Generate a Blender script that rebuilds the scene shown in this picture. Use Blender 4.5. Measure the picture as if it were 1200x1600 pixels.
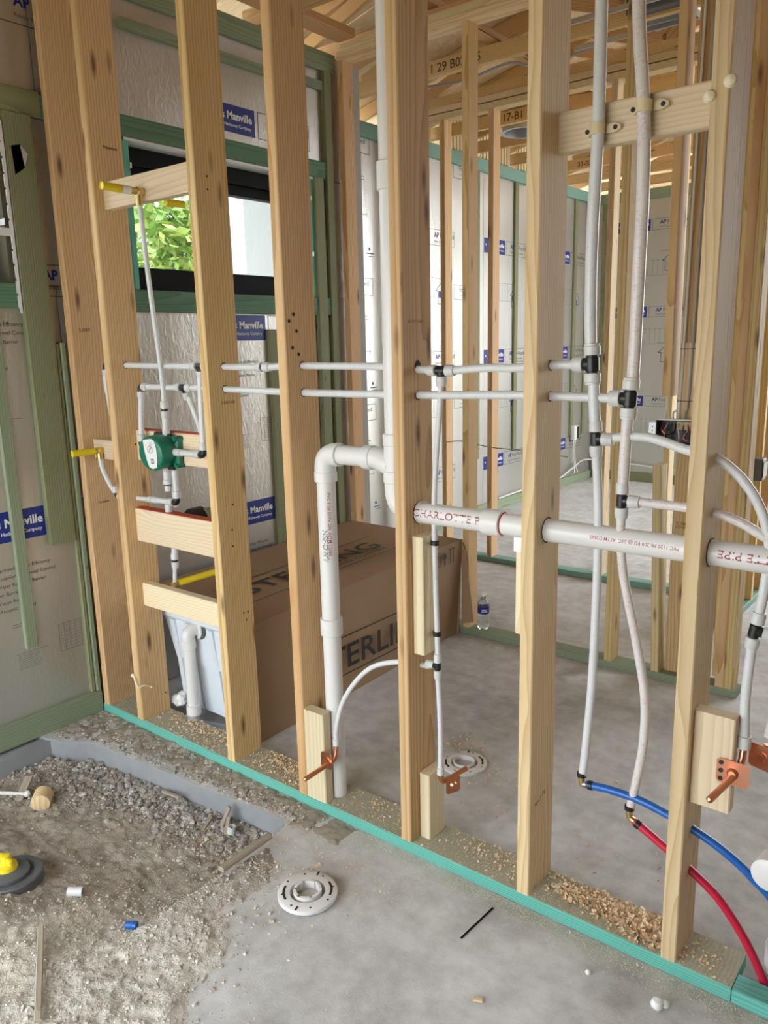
import bpy, math, random
from mathutils import Vector, Matrix
random.seed(7)
R = random.random
def U(a, b): return a + (b - a) * random.random()
for o in list(bpy.data.objects): bpy.data.objects.remove(o)
SC = bpy.context.scene
COL = SC.collection

# ---------------------------------------------------------------- camera
F_PX, CAM = 1230.92, Vector((1.3496, -1.7397, 1.5562))
YAW, PITCH, ROLL = 0.6732, -0.2105, -0.0235
fw = Vector((-math.sin(YAW) * math.cos(PITCH), math.cos(YAW) * math.cos(PITCH), math.sin(PITCH)))
rt = Vector((math.cos(YAW), math.sin(YAW), 0)); up = rt.cross(fw)
c, s = math.cos(ROLL), math.sin(ROLL)
rt, up = c * rt + s * up, -s * rt + c * up
cd = bpy.data.cameras.new('camera'); cam = bpy.data.objects.new('camera', cd); COL.objects.link(cam)
cd.sensor_fit = 'VERTICAL'; cd.sensor_height = 36.0; cd.lens = 36.0 * F_PX / 1600.0
cd.clip_start = 0.02; cd.clip_end = 200
m = Matrix((rt, up, -fw)).transposed().to_4x4(); m.translation = CAM
cam.matrix_world = m
SC.camera = cam
# ---------------------------------------------------------------- world, light, exposure
W = bpy.data.worlds.new('world'); SC.world = W; W.use_nodes = True
bg = W.node_tree.nodes['Background']
bg.inputs[0].default_value = (0.89, 0.945, 1.0, 1); bg.inputs[1].default_value = 8.5
VS = SC.view_settings
VS.view_transform = 'Standard'; VS.look = 'None'; VS.gamma = 1.0; VS.use_curve_mapping = False
VS.exposure = -0.3

# ---------------------------------------------------------------- material helpers
def mat_new(name):
    m = bpy.data.materials.new(name); m.use_nodes = True
    nt = m.node_tree; b = nt.nodes['Principled BSDF']
    return m, nt, b
def node(nt, t, **kw):
    n = nt.nodes.new(t)
    for k, v in kw.items():
        if k.startswith('i_'):
            k = k[2:]; k = int(k) if k.isdigit() else k.replace('_', ' ')
            n.inputs[k].default_value = v
        else: setattr(n, k, v)
    return n
def math_(nt, op, a, b=None, c_=None):
    n = nt.nodes.new('ShaderNodeMath'); n.operation = op
    for i, v in enumerate((a, b, c_)):
        if v is None: continue
        if hasattr(v, 'links'): nt.links.new(v, n.inputs[i])
        else: n.inputs[i].default_value = v
    return n.outputs[0]
def ramp(nt, fac, stops):
    n = nt.nodes.new('ShaderNodeValToRGB'); e = n.color_ramp.elements
    e[0].position, e[0].color = stops[0][0], (*stops[0][1], 1)
    e[1].position, e[1].color = stops[-1][0], (*stops[-1][1], 1)
    for p, col in stops[1:-1]:
        k = e.new(p); k.color = (*col, 1)
    nt.links.new(fac, n.inputs[0]); return n.outputs[0]
def mixc(nt, fac, a, b, mode='MIX'):
    n = nt.nodes.new('ShaderNodeMixRGB'); n.blend_type = mode
    for i, v in enumerate((fac, a, b)):
        if hasattr(v, 'links'): nt.links.new(v, n.inputs[i])
        elif isinstance(v, (int, float)): n.inputs[i].default_value = v
        else: n.inputs[i].default_value = (*v, 1)
    return n.outputs[0]
def noise(nt, vec, scale=1.0, detail=3.0, rough=.5, dist=0.0):
    n = nt.nodes.new('ShaderNodeTexNoise')
    n.inputs['Scale'].default_value = scale; n.inputs['Detail'].default_value = detail
    n.inputs['Roughness'].default_value = rough; n.inputs['Distortion'].default_value = dist
    if vec is not None: nt.links.new(vec, n.inputs['Vector'])
    return n.outputs['Fac']
def mapping(nt, vec, scale=(1, 1, 1), loc=(0, 0, 0)):
    n = nt.nodes.new('ShaderNodeMapping'); n.inputs['Scale'].default_value = scale; n.inputs['Location'].default_value = loc
    nt.links.new(vec, n.inputs['Vector']); return n.outputs[0]
def bump(nt, b, h, strength=.3, dist=.01):
    n = nt.nodes.new('ShaderNodeBump'); n.inputs['Strength'].default_value = strength; n.inputs['Distance'].default_value = dist
    nt.links.new(h, n.inputs['Height']); nt.links.new(n.outputs[0], b.inputs['Normal'])
def objcoord(nt, rnd=True):
    tc = nt.nodes.new('ShaderNodeTexCoord'); v = tc.outputs['Object']
    if not rnd: return v, None
    oi = nt.nodes.new('ShaderNodeObjectInfo'); r = oi.outputs['Random']
    cb = nt.nodes.new('ShaderNodeCombineXYZ')
    for i, k in enumerate((37.0, 53.0, 71.0)): nt.links.new(math_(nt, 'MULTIPLY', r, k), cb.inputs[i])
    n = nt.nodes.new('ShaderNodeVectorMath'); n.operation = 'ADD'
    nt.links.new(v, n.inputs[0]); nt.links.new(cb.outputs[0], n.inputs[1])
    return n.outputs[0], (r, v)
def plain(name, col, rough=.5, metal=0.0, var=0.0, spec=.5, **kw):
    m, nt, b = mat_new(name)
    b.inputs['Base Color'].default_value = (*col, 1); b.inputs['Roughness'].default_value = rough
    b.inputs['Metallic'].default_value = metal; b.inputs['Specular IOR Level'].default_value = spec
    for k, v in kw.items(): b.inputs[k].default_value = v
    if var:
        v, _ = objcoord(nt)
        n1 = noise(nt, v, 9.0, 4.0)
        nt.links.new(mixc(nt, n1, tuple(x * (1 - var) for x in col), tuple(min(1, x * (1 + var)) for x in col)), b.inputs['Base Color'])
    return m
def wood(name, light, dark, knot=(.10, .045, .02), ring=95.0, knots=.055, var=.25, tint=None):
    m, nt, b = mat_new(name)
    v, (rnd, raw) = objcoord(nt)
    slow = noise(nt, mapping(nt, v, (5, 5, .9)), 1.0, 3.0, .5)
    sep = nt.nodes.new('ShaderNodeSeparateXYZ'); nt.links.new(raw, sep.inputs[0])
    sw = math_(nt, 'MULTIPLY', math_(nt, 'SUBTRACT', slow, .5), .10)
    ox = math_(nt, 'MULTIPLY', math_(nt, 'SUBTRACT', rnd, .5), .16)
    r2 = math_(nt, 'FRACT', math_(nt, 'MULTIPLY', rnd, 7.31))
    oy = math_(nt, 'ADD', math_(nt, 'MULTIPLY', r2, .12), .02)
    dx = math_(nt, 'ADD', math_(nt, 'SUBTRACT', sep.outputs[0], ox), sw)
    dy = math_(nt, 'ADD', math_(nt, 'SUBTRACT', sep.outputs[1], oy), math_(nt, 'MULTIPLY', sw, .6))
    rad = math_(nt, 'SQRT', math_(nt, 'ADD', math_(nt, 'MULTIPLY', dx, dx), math_(nt, 'MULTIPLY', dy, dy)))
    rings = math_(nt, 'FRACT', math_(nt, 'MULTIPLY', rad, ring))
    late = math_(nt, 'POWER', rings, 2.2)
    fib = noise(nt, mapping(nt, v, (260, 260, 5)), 1.0, 2.0, .6)
    blot = noise(nt, mapping(nt, v, (9, 9, 1.3)), 1.0, 2.0, .5)
    f = math_(nt, 'ADD', math_(nt, 'MULTIPLY', late, .62), math_(nt, 'ADD', math_(nt, 'MULTIPLY', fib, .30), math_(nt, 'MULTIPLY', blot, .45)))
    f = math_(nt, 'SUBTRACT', f, .20)
    col = mixc(nt, f, light, dark)
    vo = nt.nodes.new('ShaderNodeTexVoronoi'); vo.inputs['Scale'].default_value = 1.0
    nt.links.new(mapping(nt, v, (13, 13, 3.2)), vo.inputs['Vector'])
    kf = nt.nodes.new('ShaderNodeMapRange'); kf.inputs[1].default_value = knots * .45; kf.inputs[2].default_value = knots * 1.5
    kf.inputs[3].default_value = 1; kf.inputs[4].default_value = 0; nt.links.new(vo.outputs['Distance'], kf.inputs[0])
    col = mixc(nt, math_(nt, 'MULTIPLY', kf.outputs[0], .85), col, knot)
    hv = nt.nodes.new('ShaderNodeHueSaturation'); nt.links.new(col, hv.inputs['Color'])
    nt.links.new(math_(nt, 'ADD', math_(nt, 'MULTIPLY', r2, var), 1 - var * .55), hv.inputs['Value'])
    r3 = math_(nt, 'FRACT', math_(nt, 'MULTIPLY', rnd, 13.7))
    nt.links.new(math_(nt, 'ADD', math_(nt, 'MULTIPLY', r3, .025), .488), hv.inputs['Hue'])
    nt.links.new(hv.outputs[0], b.inputs['Base Color'])
    b.inputs['Roughness'].default_value = .62; b.inputs['Specular IOR Level'].default_value = .3
    bump(nt, b, f, .25, .002)
    return m

M = {}
M['pine'] = wood('pine lumber', (.72, .52, .27), (.42, .23, .07), knots=.125)
M['pine_pale'] = wood('pale pine lumber', (.76, .60, .36), (.50, .33, .14), knots=.10)
M['truss'] = wood('truss lumber', (.72, .49, .25), (.46, .26, .10), knots=.08)
M['teal'] = wood('teal treated lumber', (.17, .50, .40), (.05, .26, .21), knot=(.05, .07, .04), ring=120, knots=.02, var=.2)
M['olive'] = wood('green treated lumber', (.26, .27, .15), (.13, .14, .07), knot=(.05, .05, .02), knots=.05, var=.2)
M['seafoam'] = wood('pale green treated lumber', (.29, .335, .22), (.165, .215, .135), knot=(.05, .07, .03), knots=.03, var=.2)
M['sill_top'] = wood('dusty treated lumber', (.42, .39, .29), (.29, .28, .205), knots=.02, var=.1)
M['sillgreen'] = wood('dark green treated lumber', (.14, .27, .17), (.06, .14, .09), knot=(.04, .05, .02), knots=.04, var=.2)
M['osb'] = plain('brown wafer board', (.24, .15, .065), .8, var=.3)  # dark warm brown, set to dim the light bounced onto stud sides
M['block'] = wood('pale block lumber', (.80, .68, .48), (.64, .48, .29), knots=.05)
M['plategreen'] = wood('muted green plate', (.24, .40, .33), (.12, .25, .20), knots=.02, ring=120)
M['red'] = plain('red painted edge', (.50, .07, .03), .6, var=.15)
M['pvc'] = plain('white pvc', (.72, .71, .69), .28, var=.03)
M['pvc_print'] = plain('grey lettering', (.18, .16, .16), .6)
M['red_print'] = plain('red lettering', (.35, .05, .06), .6)
M['sleeve'] = plain('crimp sleeve', (.62, .63, .62), .35)
M['black'] = plain('black plastic', (.012, .012, .013), .35)
M['blackm'] = plain('black window frame', (.004, .004, .0045), .6, spec=.15)
M['copper'] = plain('copper', (.72, .33, .20), .28, 1.0, var=.12)
M['brass'] = plain('brass', (.62, .47, .20), .35, 1.0)
M['yellow'] = plain('yellow plastic', (.78, .60, .02), .4)
M['blue'] = plain('blue pex', (.01, .11, .42), .3)
M['redpex'] = plain('red pex', (.52, .012, .045), .3)
M['tan'] = plain('tan plastic clamp', (.70, .58, .36), .45)
M['green'] = plain('green plastic', (.005, .17, .10), .3)
M['white'] = plain('white paper', (.78, .78, .76), .6)
M['tub'] = plain('glossy white tub shell', (.66, .71, .76), .3)
M['galv'] = plain('galvanised steel', (.55, .57, .60), .38, .9, var=.15)
M['strap'] = plain('white metal strap', (.74, .75, .76), .5, .2)
M['grey'] = plain('grey plastic box', (.10, .105, .11), .5)
M['glue'] = plain('dried foam glue', (.82, .74, .52), .5)
M['cable'] = plain('grey cable', (.34, .34, .36), .45)
M['cablew'] = plain('white cable', (.72, .71, .68), .45)
M['jmblue'] = plain('blue print', (.008, .025, .23), .35)
M['ink'] = plain('dark ink', (.02, .022, .05), .5)
M['inkg'] = plain('faint grey ink', (.20, .20, .20), .5)
M['inkw'] = plain('white print', (.80, .82, .85), .4)
M['stamp'] = plain('lumber stamp ink', (.10, .05, .025), .7)
M['boxink'] = plain('black box print', (.022, .017, .014), .6)
M['hole'] = plain('screw hole', (.02, .015, .012), .8)
M['cmu'] = plain('grey block wall', (.40, .39, .37), .9, var=.12)
M['leaf'] = plain('green leaves', (.24, .42, .10), .5, var=.4)
M['leafy'] = plain('yellow green leaves', (.50, .60, .18), .5, var=.3)
M['ground'] = plain('sandy yard', (.46, .42, .34), .95, var=.25)
M['scrap'] = wood('weathered scrap wood', (.42, .36, .28), (.25, .20, .15), knots=.02)
M['scrapdark'] = wood('dark weathered lining', (.12, .105, .07), (.06, .05, .03), knots=.03)
M['neigh'] = plain('pale stucco', (.40, .41, .42), .9, var=.05)

def pex_mat(name, base, prt, amt):
    m, nt, b = mat_new(name)
    tc = nt.nodes.new('ShaderNodeTexCoord'); v = tc.outputs['Object']
    n1 = noise(nt, mapping(nt, v, (130, 130, 190)), 1.0, 2.0, .7)
    n2 = noise(nt, mapping(nt, v, (8, 8, 22)), 1.0, 1.0)
    f = math_(nt, 'MULTIPLY', math_(nt, 'GREATER_THAN', n1, .56), math_(nt, 'GREATER_THAN', n2, .45))
    nt.links.new(mixc(nt, math_(nt, 'MULTIPLY', f, amt), base, prt), b.inputs['Base Color'])
    b.inputs['Roughness'].default_value = .3
    b.inputs['Subsurface Weight'].default_value = .15; b.inputs['Subsurface Radius'].default_value = (.01, .01, .01)
    return m
M['pex'] = pex_mat('white pex', (.68, .69, .69), (.42, .47, .60), .2)
M['pexr'] = pex_mat('white pex with red print', (.68, .65, .63), (.58, .25, .23), .32)

def concrete():
    m, nt, b = mat_new('concrete slab'); tc = nt.nodes.new('ShaderNodeTexCoord'); v = tc.outputs['Object']
    big = noise(nt, mapping(nt, v, (1.3, 1.6, 1)), 1.0, 5.0, .6, .6)
    mid = noise(nt, v, 14.0, 6.0, .65)
    fine = noise(nt, v, 260.0, 3.0, .7)
    col = ramp(nt, big, [(.36, (.20, .185, .165)), (.49, (.46, .453, .44)), (.66, (.66, .66, .655))])
    col = mixc(nt, .55, col, ramp(nt, mid, [(.32, (.41, .405, .40)), (.62, (.68, .68, .675))]))
    col = mixc(nt, math_(nt, 'MULTIPLY', math_(nt, 'GREATER_THAN', fine, .63), .5), col, (.66, .64, .61))
    nt.links.new(col, b.inputs['Base Color']); b.inputs['Roughness'].default_value = .72
    h = math_(nt, 'ADD', math_(nt, 'MULTIPLY', fine, .5), mid); bump(nt, b, h, .35, .004)
    return m
M['concrete'] = concrete()
M['formed'] = plain('formed concrete edge', (.28, .29, .30), .85, var=.25)
def dirt():
    m, nt, b = mat_new('rubble and dirt'); tc = nt.nodes.new('ShaderNodeTexCoord'); v = tc.outputs['Object']
    big = noise(nt, v, 2.3, 4.0, .6, .4); mid = noise(nt, v, 22.0, 6.0, .7); fine = noise(nt, v, 150.0, 4.0, .7)
    sp_ = nt.nodes.new('ShaderNodeSeparateXYZ'); nt.links.new(v, sp_.inputs[0])
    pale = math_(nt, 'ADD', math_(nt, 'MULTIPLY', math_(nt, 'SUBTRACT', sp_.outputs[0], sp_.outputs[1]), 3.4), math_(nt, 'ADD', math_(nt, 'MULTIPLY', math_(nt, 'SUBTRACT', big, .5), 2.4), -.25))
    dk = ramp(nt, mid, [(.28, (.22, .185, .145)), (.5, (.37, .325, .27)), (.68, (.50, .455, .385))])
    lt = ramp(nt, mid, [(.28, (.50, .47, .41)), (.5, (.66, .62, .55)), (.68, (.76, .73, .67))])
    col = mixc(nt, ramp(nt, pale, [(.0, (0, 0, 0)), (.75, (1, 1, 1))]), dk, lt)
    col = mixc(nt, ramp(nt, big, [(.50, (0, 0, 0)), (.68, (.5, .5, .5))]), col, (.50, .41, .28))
    nt.links.new(col, b.inputs['Base Color']); b.inputs['Roughness'].default_value = .95
    h = math_(nt, 'ADD', math_(nt, 'MULTIPLY', fine, .6), mid); bump(nt, b, h, .8, .012)
    return m
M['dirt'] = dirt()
M['soil'] = plain('brown dusty soil', (.31, .27, .215), .95, var=.45)
def foil():
    m, nt, b = mat_new('foil faced foam board')
    tc = nt.nodes.new('ShaderNodeTexCoord'); v = tc.outputs['Object']
    wr = noise(nt, mapping(nt, v, (34, 34, 16)), 1.0, 3.0, .6, 1.2); soft = noise(nt, mapping(nt, v, (5, 5, 1.2)), 1.0, 2.0)
    fl = noise(nt, mapping(nt, v, (170, 170, 60)), 1.0, 2.0)
    nt.links.new(mixc(nt, soft, (.54, .525, .48), (.63, .615, .575)), b.inputs['Base Color'])
    b.inputs['Metallic'].default_value = .72; b.inputs['Roughness'].default_value = .34
    h = math_(nt, 'ADD', math_(nt, 'MULTIPLY', wr, .7), math_(nt, 'ADD', math_(nt, 'MULTIPLY', soft, 1.0), math_(nt, 'MULTIPLY', fl, .15)))
    bump(nt, b, h, .28, .010)
    return m
M['foil'] = foil()
def ply():
    m, nt, b = mat_new('plywood sheathing'); v, (rnd, raw) = objcoord(nt)
    n1 = noise(nt, mapping(nt, v, (1.1, 5, 1)), 1.0, 3.0, .5, 1.5)
    wv = math_(nt, 'FRACT', math_(nt, 'MULTIPLY', n1, 16.0))
    fb = noise(nt, mapping(nt, v, (10, 120, 1)), 1.0, 2.0)
    f = math_(nt, 'ADD', math_(nt, 'MULTIPLY', wv, .6), math_(nt, 'MULTIPLY', fb, .35))
    col = mixc(nt, f, (.88, .74, .53), (.66, .47, .26))
    nt.links.new(col, b.inputs['Base Color']); b.inputs['Roughness'].default_value = .7
    return m
M['ply'] = ply()
def cardboard():
    m, nt, b = mat_new('brown cardboard'); tc = nt.nodes.new('ShaderNodeTexCoord'); v = tc.outputs['Object']
    n1 = noise(nt, v, 3.0, 4.0); n2 = noise(nt, mapping(nt, v, (4, 200, 200)), 1.0, 2.0)
    col = mixc(nt, n1, (.30, .19, .105), (.39, .26, .15)); col = mixc(nt, math_(nt, 'MULTIPLY', n2, .2), col, (.20, .125, .07))
    nt.links.new(col, b.inputs['Base Color']); b.inputs['Roughness'].default_value = .8
    bump(nt, b, n1, .4, .02)
    return m
M['card'] = cardboard()
def glassmat():
    m = bpy.data.materials.new('window glass'); m.use_nodes = True; nt = m.node_tree
    nt.nodes.remove(nt.nodes['Principled BSDF']); out = nt.nodes['Material Output']
    a = nt.nodes.new('ShaderNodeBsdfTransparent'); a.inputs[0].default_value = (.93, .96, .95, 1)
    g = nt.nodes.new('ShaderNodeBsdfGlossy'); g.inputs['Roughness'].default_value = .02
    mx = nt.nodes.new('ShaderNodeMixShader'); mx.inputs[0].default_value = .07
    nt.links.new(a.outputs[0], mx.inputs[1]); nt.links.new(g.outputs[0], mx.inputs[2]); nt.links.new(mx.outputs[0], out.inputs[0])
    return m
M['glass'] = glassmat()
M['bottle'] = plain('clear plastic', (.93, .96, .97), .05, **{'Transmission Weight': .95, 'IOR': 1.38})
def speck(name, cols):
    m, nt, b = mat_new(name)
    g = nt.nodes.new('ShaderNodeNewGeometry')
    nt.links.new(ramp(nt, g.outputs['Random Per Island'], [(i / (len(cols) - 1), k) for i, k in enumerate(cols)]), b.inputs['Base Color'])
    b.inputs['Roughness'].default_value = .85
    return m
M['gravel'] = speck('mixed gravel', [(.15, .14, .13), (.30, .28, .26), (.42, .40, .37), (.26, .22, .18), (.58, .55, .50), (.35, .31, .26)])
M['crumb'] = speck('crumbled concrete', [(.44, .40, .34), (.58, .53, .45), (.52, .49, .45), (.68, .64, .56), (.46, .40, .31)])
M['chip'] = speck('wood shavings', [(.72, .52, .31), (.82, .65, .43), (.62, .41, .22), (.86, .72, .52), (.76, .55, .37)])
M['dust'] = speck('sawdust', [(.52, .44, .31), (.64, .54, .38), (.44, .38, .28), (.70, .61, .45)])

# ---------------------------------------------------------------- mesh helpers
class MB:
    def __init__(s): s.v, s.f, s.mi = [], [], []
    def add(s, vs, fs, mi=0):
        k = len(s.v); s.v += [Vector(p) for p in vs]; s.f += [tuple(i + k for i in f) for f in fs]; s.mi += [mi] * len(fs)
    def box(s, a, b, mi=0):
        (x0, y0, z0), (x1, y1, z1) = a, b
        s.add([(x0, y0, z0), (x1, y0, z0), (x1, y1, z0), (x0, y1, z0), (x0, y0, z1), (x1, y0, z1), (x1, y1, z1), (x0, y1, z1)],
              [(0, 3, 2, 1), (4, 5, 6, 7), (0, 1, 5, 4), (1, 2, 6, 5), (2, 3, 7, 6), (3, 0, 4, 7)], mi)
    def rbox(s, a, b, ch, mi=0):      # box with chamfered vertical edges and softened top and bottom
        (x0, y0, z0), (x1, y1, z1) = a, b
        def ring(z, i): return [(x0 + ch + i, y0 + i, z), (x1 - ch - i, y0 + i, z), (x1 - i, y0 + ch + i, z), (x1 - i, y1 - ch - i, z), (x1 - ch - i, y1 - i, z), (x0 + ch + i, y1 - i, z), (x0 + i, y1 - ch - i, z), (x0 + i, y0 + ch + i, z)]
        s.loft([ring(z0, ch * .6), ring(z0 + ch * .6, 0), ring(z1 - ch * .6, 0), ring(z1, ch * .6)], True, mi)
    def loft(s, rings, caps=True, mi=0, closed=False):
        n = len(rings[0]); vs = [p for r in rings for p in r]; fs = []
        m_ = len(rings)
        for i in range(m_ if closed else m_ - 1):
            a, b = i * n, ((i + 1) % m_) * n
            for j in range(n): fs.append((a + j, a + (j + 1) % n, b + (j + 1) % n, b + j))
        if caps and not closed: fs.append(tuple(range(n))[::-1]); fs.append(tuple((m_ - 1) * n + j for j in range(n)))
        s.add(vs, fs, mi)
    def prof(s, p0, axis, pr, n=20, mi=0, caps=True):   # lathe: pr = [(t along axis, radius)]
        p0 = Vector(p0); ax = Vector(axis).normalized(); a = ax.orthogonal().normalized(); b = ax.cross(a)
        s.loft([[p0 + ax * t + (a * math.cos(2 * math.pi * j / n) + b * math.sin(2 * math.pi * j / n)) * r for j in range(n)] for t, r in pr], caps, mi)
    def cyl(s, p0, p1, r, n=16, mi=0, r1=None):
        d = Vector(p1) - Vector(p0); s.prof(p0, d, [(0, r), (d.length, r if r1 is None else r1)], n, mi)
    def tube(s, pts, r, n=14, mi=0, sub=6, caps=True):
        P = [Vector(p) for p in pts]
        if sub > 1 and len(P) > 2:
            Q = []
            for i in range(len(P) - 1):
                a = P[max(i - 1, 0)]; b = P[i]; c_ = P[i + 1]; d = P[min(i + 2, len(P) - 1)]
                for k in range(sub):
                    t = k / sub
                    Q.append(.5 * (2 * b + (c_ - a) * t + (2 * a - 5 * b + 4 * c_ - d) * t * t + (3 * b - a - 3 * c_ + d) * t ** 3))
            P = Q + [P[-1]]
        rings = []; nrm = None
        for i, p in enumerate(P):
            t = (P[min(i + 1, len(P) - 1)] - P[max(i - 1, 0)]).normalized()
            if nrm is None: nrm = t.orthogonal().normalized()
            nrm = (nrm - t * nrm.dot(t)).normalized(); b = t.cross(nrm)
            rr = r[i] if isinstance(r, list) else r
            rings.append([p + (nrm * math.cos(2 * math.pi * j / n) + b * math.sin(2 * math.pi * j / n)) * rr for j in range(n)])
        s.loft(rings, caps, mi)
    def build(s, name, mats, parent=None, smooth=False, center=True):
        if not isinstance(mats, (list, tuple)): mats = [mats]
        lo = Vector([min(p[i] for p in s.v) for i in range(3)]); hi = Vector([max(p[i] for p in s.v) for i in range(3)])
        cen = (lo + hi) / 2 if center else Vector((0, 0, 0))
        me = bpy.data.meshes.new(name); me.from_pydata([p - cen for p in s.v], [], s.f)
        for k in mats: me.materials.append(M[k] if isinstance(k, str) else k)
        me.polygons.foreach_set('material_index', s.mi)
        if smooth:
            me.polygons.foreach_set('use_smooth', [True] * len(s.f)); me.set_sharp_from_angle(angle=math.radians(38))
        me.update()
        o = bpy.data.objects.new(name, me); COL.objects.link(o); o.location = cen
        if parent: adopt(o, parent)
        return o
def wmat(p): return p.matrix_basis.copy() if p.parent is None else wmat(p.parent) @ p.matrix_parent_inverse @ p.matrix_basis
def adopt(o, parent):
    o.parent = parent; o.matrix_parent_inverse = wmat(parent).inverted()
def thing(name, label, cat, loc=(0, 0, 0), group=None, kind=None):
    o = bpy.data.objects.new(name, None); COL.objects.link(o); o.location = loc; o.empty_display_size = .05
    tag(o, label, cat, group, kind); return o
def tag(o, label, cat, group=None, kind=None):
    o['label'] = label; o['category'] = cat
    if group: o['group'] = group
    if kind: o['kind'] = kind
    return o
LUM = {}
def lumber(name, parent, p0, p1, wdir, w, d, mat='pine', ch=.003):
    """board from p0 to p1 (centre line); w along wdir, d across; long axis = local z"""
    p0, p1 = Vector(p0), Vector(p1); L = (p1 - p0).length
    key = (round(L, 4), round(w, 4), round(d, 4), mat)
    if key not in LUM:
        a, b = w / 2, d / 2
        def ring(z): return [(-a + ch, -b, z), (a - ch, -b, z), (a, -b + ch, z), (a, b - ch, z), (a - ch, b, z), (-a + ch, b, z), (-a, b - ch, z), (-a, -b + ch, z)]
        q = MB(); q.loft([ring(-L / 2), ring(L / 2)])
        me = bpy.data.meshes.new(name); me.from_pydata(q.v, [], q.f); me.materials.append(M[mat]); me.update(); LUM[key] = me
    o = bpy.data.objects.new(name, LUM[key]); COL.objects.link(o)
    z = (p1 - p0).normalized(); x = Vector(wdir); x = (x - z * x.dot(z)).normalized(); y = z.cross(x)
    mm = Matrix((x, y, z)).transposed().to_4x4(); mm.translation = (p0 + p1) / 2
    o.matrix_basis = mm
    if parent: adopt(o, parent)
    return o
def bx(name, parent, a, b, mat='pine'):
    """axis aligned board given by its corners, grain along the longest side"""
    a, b = Vector(a), Vector(b); d = b - a; i = max(range(3), key=lambda k: d[k]); cn = (a + b) / 2
    e = Vector((0, 0, 0)); e[i] = d[i] / 2
    j = (i + 1) % 3; k = (i + 2) % 3; wd = Vector((0, 0, 0)); wd[j] = 1
    return lumber(name, parent, cn - e, cn + e, wd, d[j], d[k], mat)
# ---- lettering
TXT = {}
def text(st, bold=0.0, spacing=1.0):
    key = (st, bold, spacing)
    if key not in TXT:
        cu = bpy.data.curves.new('lettering', 'FONT'); cu.body = st; cu.size = 1.0; cu.resolution_u = 2; cu.offset = bold; cu.space_character = spacing
        o = bpy.data.objects.new('lettering', cu); COL.objects.link(o)
        me = bpy.data.meshes.new_from_object(o.evaluated_get(bpy.context.evaluated_depsgraph_get()))
        vs = [Vector(v.co) for v in me.vertices]; fs = [tuple(p.vertices) for p in me.polygons]
        x0 = min(v.x for v in vs); x1 = max(v.x for v in vs); y0 = min(v.y for v in vs); y1 = max(v.y for v in vs)
        TXT[key] = ([Vector((v.x - x0, v.y, 0)) for v in vs], fs, x1 - x0)
        bpy.data.objects.remove(o); bpy.data.curves.remove(cu); bpy.data.meshes.remove(me)
    return TXT[key]
class Page:
    """flat print on a plane: origin, right, up, normal"""
    def __init__(s, o, r, u):
        s.o, s.r, s.u = Vector(o), Vector(r).normalized(), Vector(u).normalized(); s.n = s.r.cross(s.u); s.mb = MB()
    def P(s, x, y, k=0): return s.o + s.r * x + s.u * y + s.n * (.0008 * (k + 1))
    def rect(s, x0, y0, x1, y1, mi, k=0): s.mb.add([s.P(x0, y0, k), s.P(x1, y0, k), s.P(x1, y1, k), s.P(x0, y1, k)], [(0, 1, 2, 3)], mi)
    def frame(s, x0, y0, x1, y1, t, mi):
        s.rect(x0, y0, x1, y0 + t, mi); s.rect(x0, y1 - t, x1, y1, mi); s.rect(x0, y0 + t, x0 + t, y1 - t, mi); s.rect(x1 - t, y0 + t, x1, y1 - t, mi)
    def line(s, x0, y0, x1, y1, t, mi):
        d = Vector((x1 - x0, y1 - y0)).normalized(); a, b = -d.y * t / 2, d.x * t / 2
        s.mb.add([s.P(x0 - a, y0 - b), s.P(x1 - a, y1 - b), s.P(x1 + a, y1 + b), s.P(x0 + a, y0 + b)], [(0, 1, 2, 3)], mi)
    def disc(s, x, y, r, mi, k=0, n=14): s.mb.add([s.P(x + r * math.cos(2 * math.pi * i / n), y + r * math.sin(2 * math.pi * i / n), k) for i in range(n)], [tuple(range(n))], mi)
    def text(s, st, x, y, width=None, size=None, mi=0, k=0, bold=0.0, sx=1.0):
        vs, fs, w = text(st, bold)
        sc = size if size else width / w; kx = (width / w if width else sc) * sx
        s.mb.add([s.P(x + v.x * kx, y + v.y * sc, k) for v in vs], fs, mi)
    def build(s, name, mats, parent): return s.mb.build(name, mats, parent)
INK = ['jmblue', 'inkw', 'ink', 'inkg']
def holes(parent, o, r, u, pts, rad=.004, mat='hole'):
    pg = Page(o, r, u)
    for x, y in pts: pg.disc(x, y, rad, 0, n=8)
    return pg.build('nail_hole', [mat], parent)
def logo(pg, x, y, w=.36, h=.122, ap=True):
    pg.rect(x, y, x + w, y + h, 0)
    pg.text('Johns Manville', x + w * .17, y + h * .48, width=w * .78, mi=1, k=1, bold=.03)
    pg.text('A Berkshire Hathaway Company', x + w * .17, y + h * .22, width=w * .76, mi=1, k=1, bold=.012)
    pg.disc(x + w * .085, y + h * .55, .012, 1, k=1, n=3)
    if ap:
        x2 = x + w + .02
        pg.frame(x2, y, x2 + w, y + h, .003, 2)
        pg.text('AP', x2 + .075, y + h * .52, size=.052, mi=0, bold=.03)
        pg.text('Foil-Faced', x2 + .155, y + h * .52, size=.050, mi=2)
        pg.text('Polyiso Continuous Insulation', x2 + .075, y + h * .20, width=.25, mi=2)
def features(pg, x, y):
    for i, t in enumerate(['Improved Energy Efficiency', 'Exceptional Thermal Control', 'Water Resistive Barrier', 'Air Barrier', 'Vapor Retarder', 'Acoustic Control']):
        pg.text(t, x + .03, y - .033 * i, size=.021, mi=2); pg.disc(x + .012, y + .006 - .033 * i, .011, 0)
    pg.line(x + .07, y - .225, x + .12, y - .225, .003, 3); pg.line(x + .07, y - .235, x + .11, y - .235, .003, 3)
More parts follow.
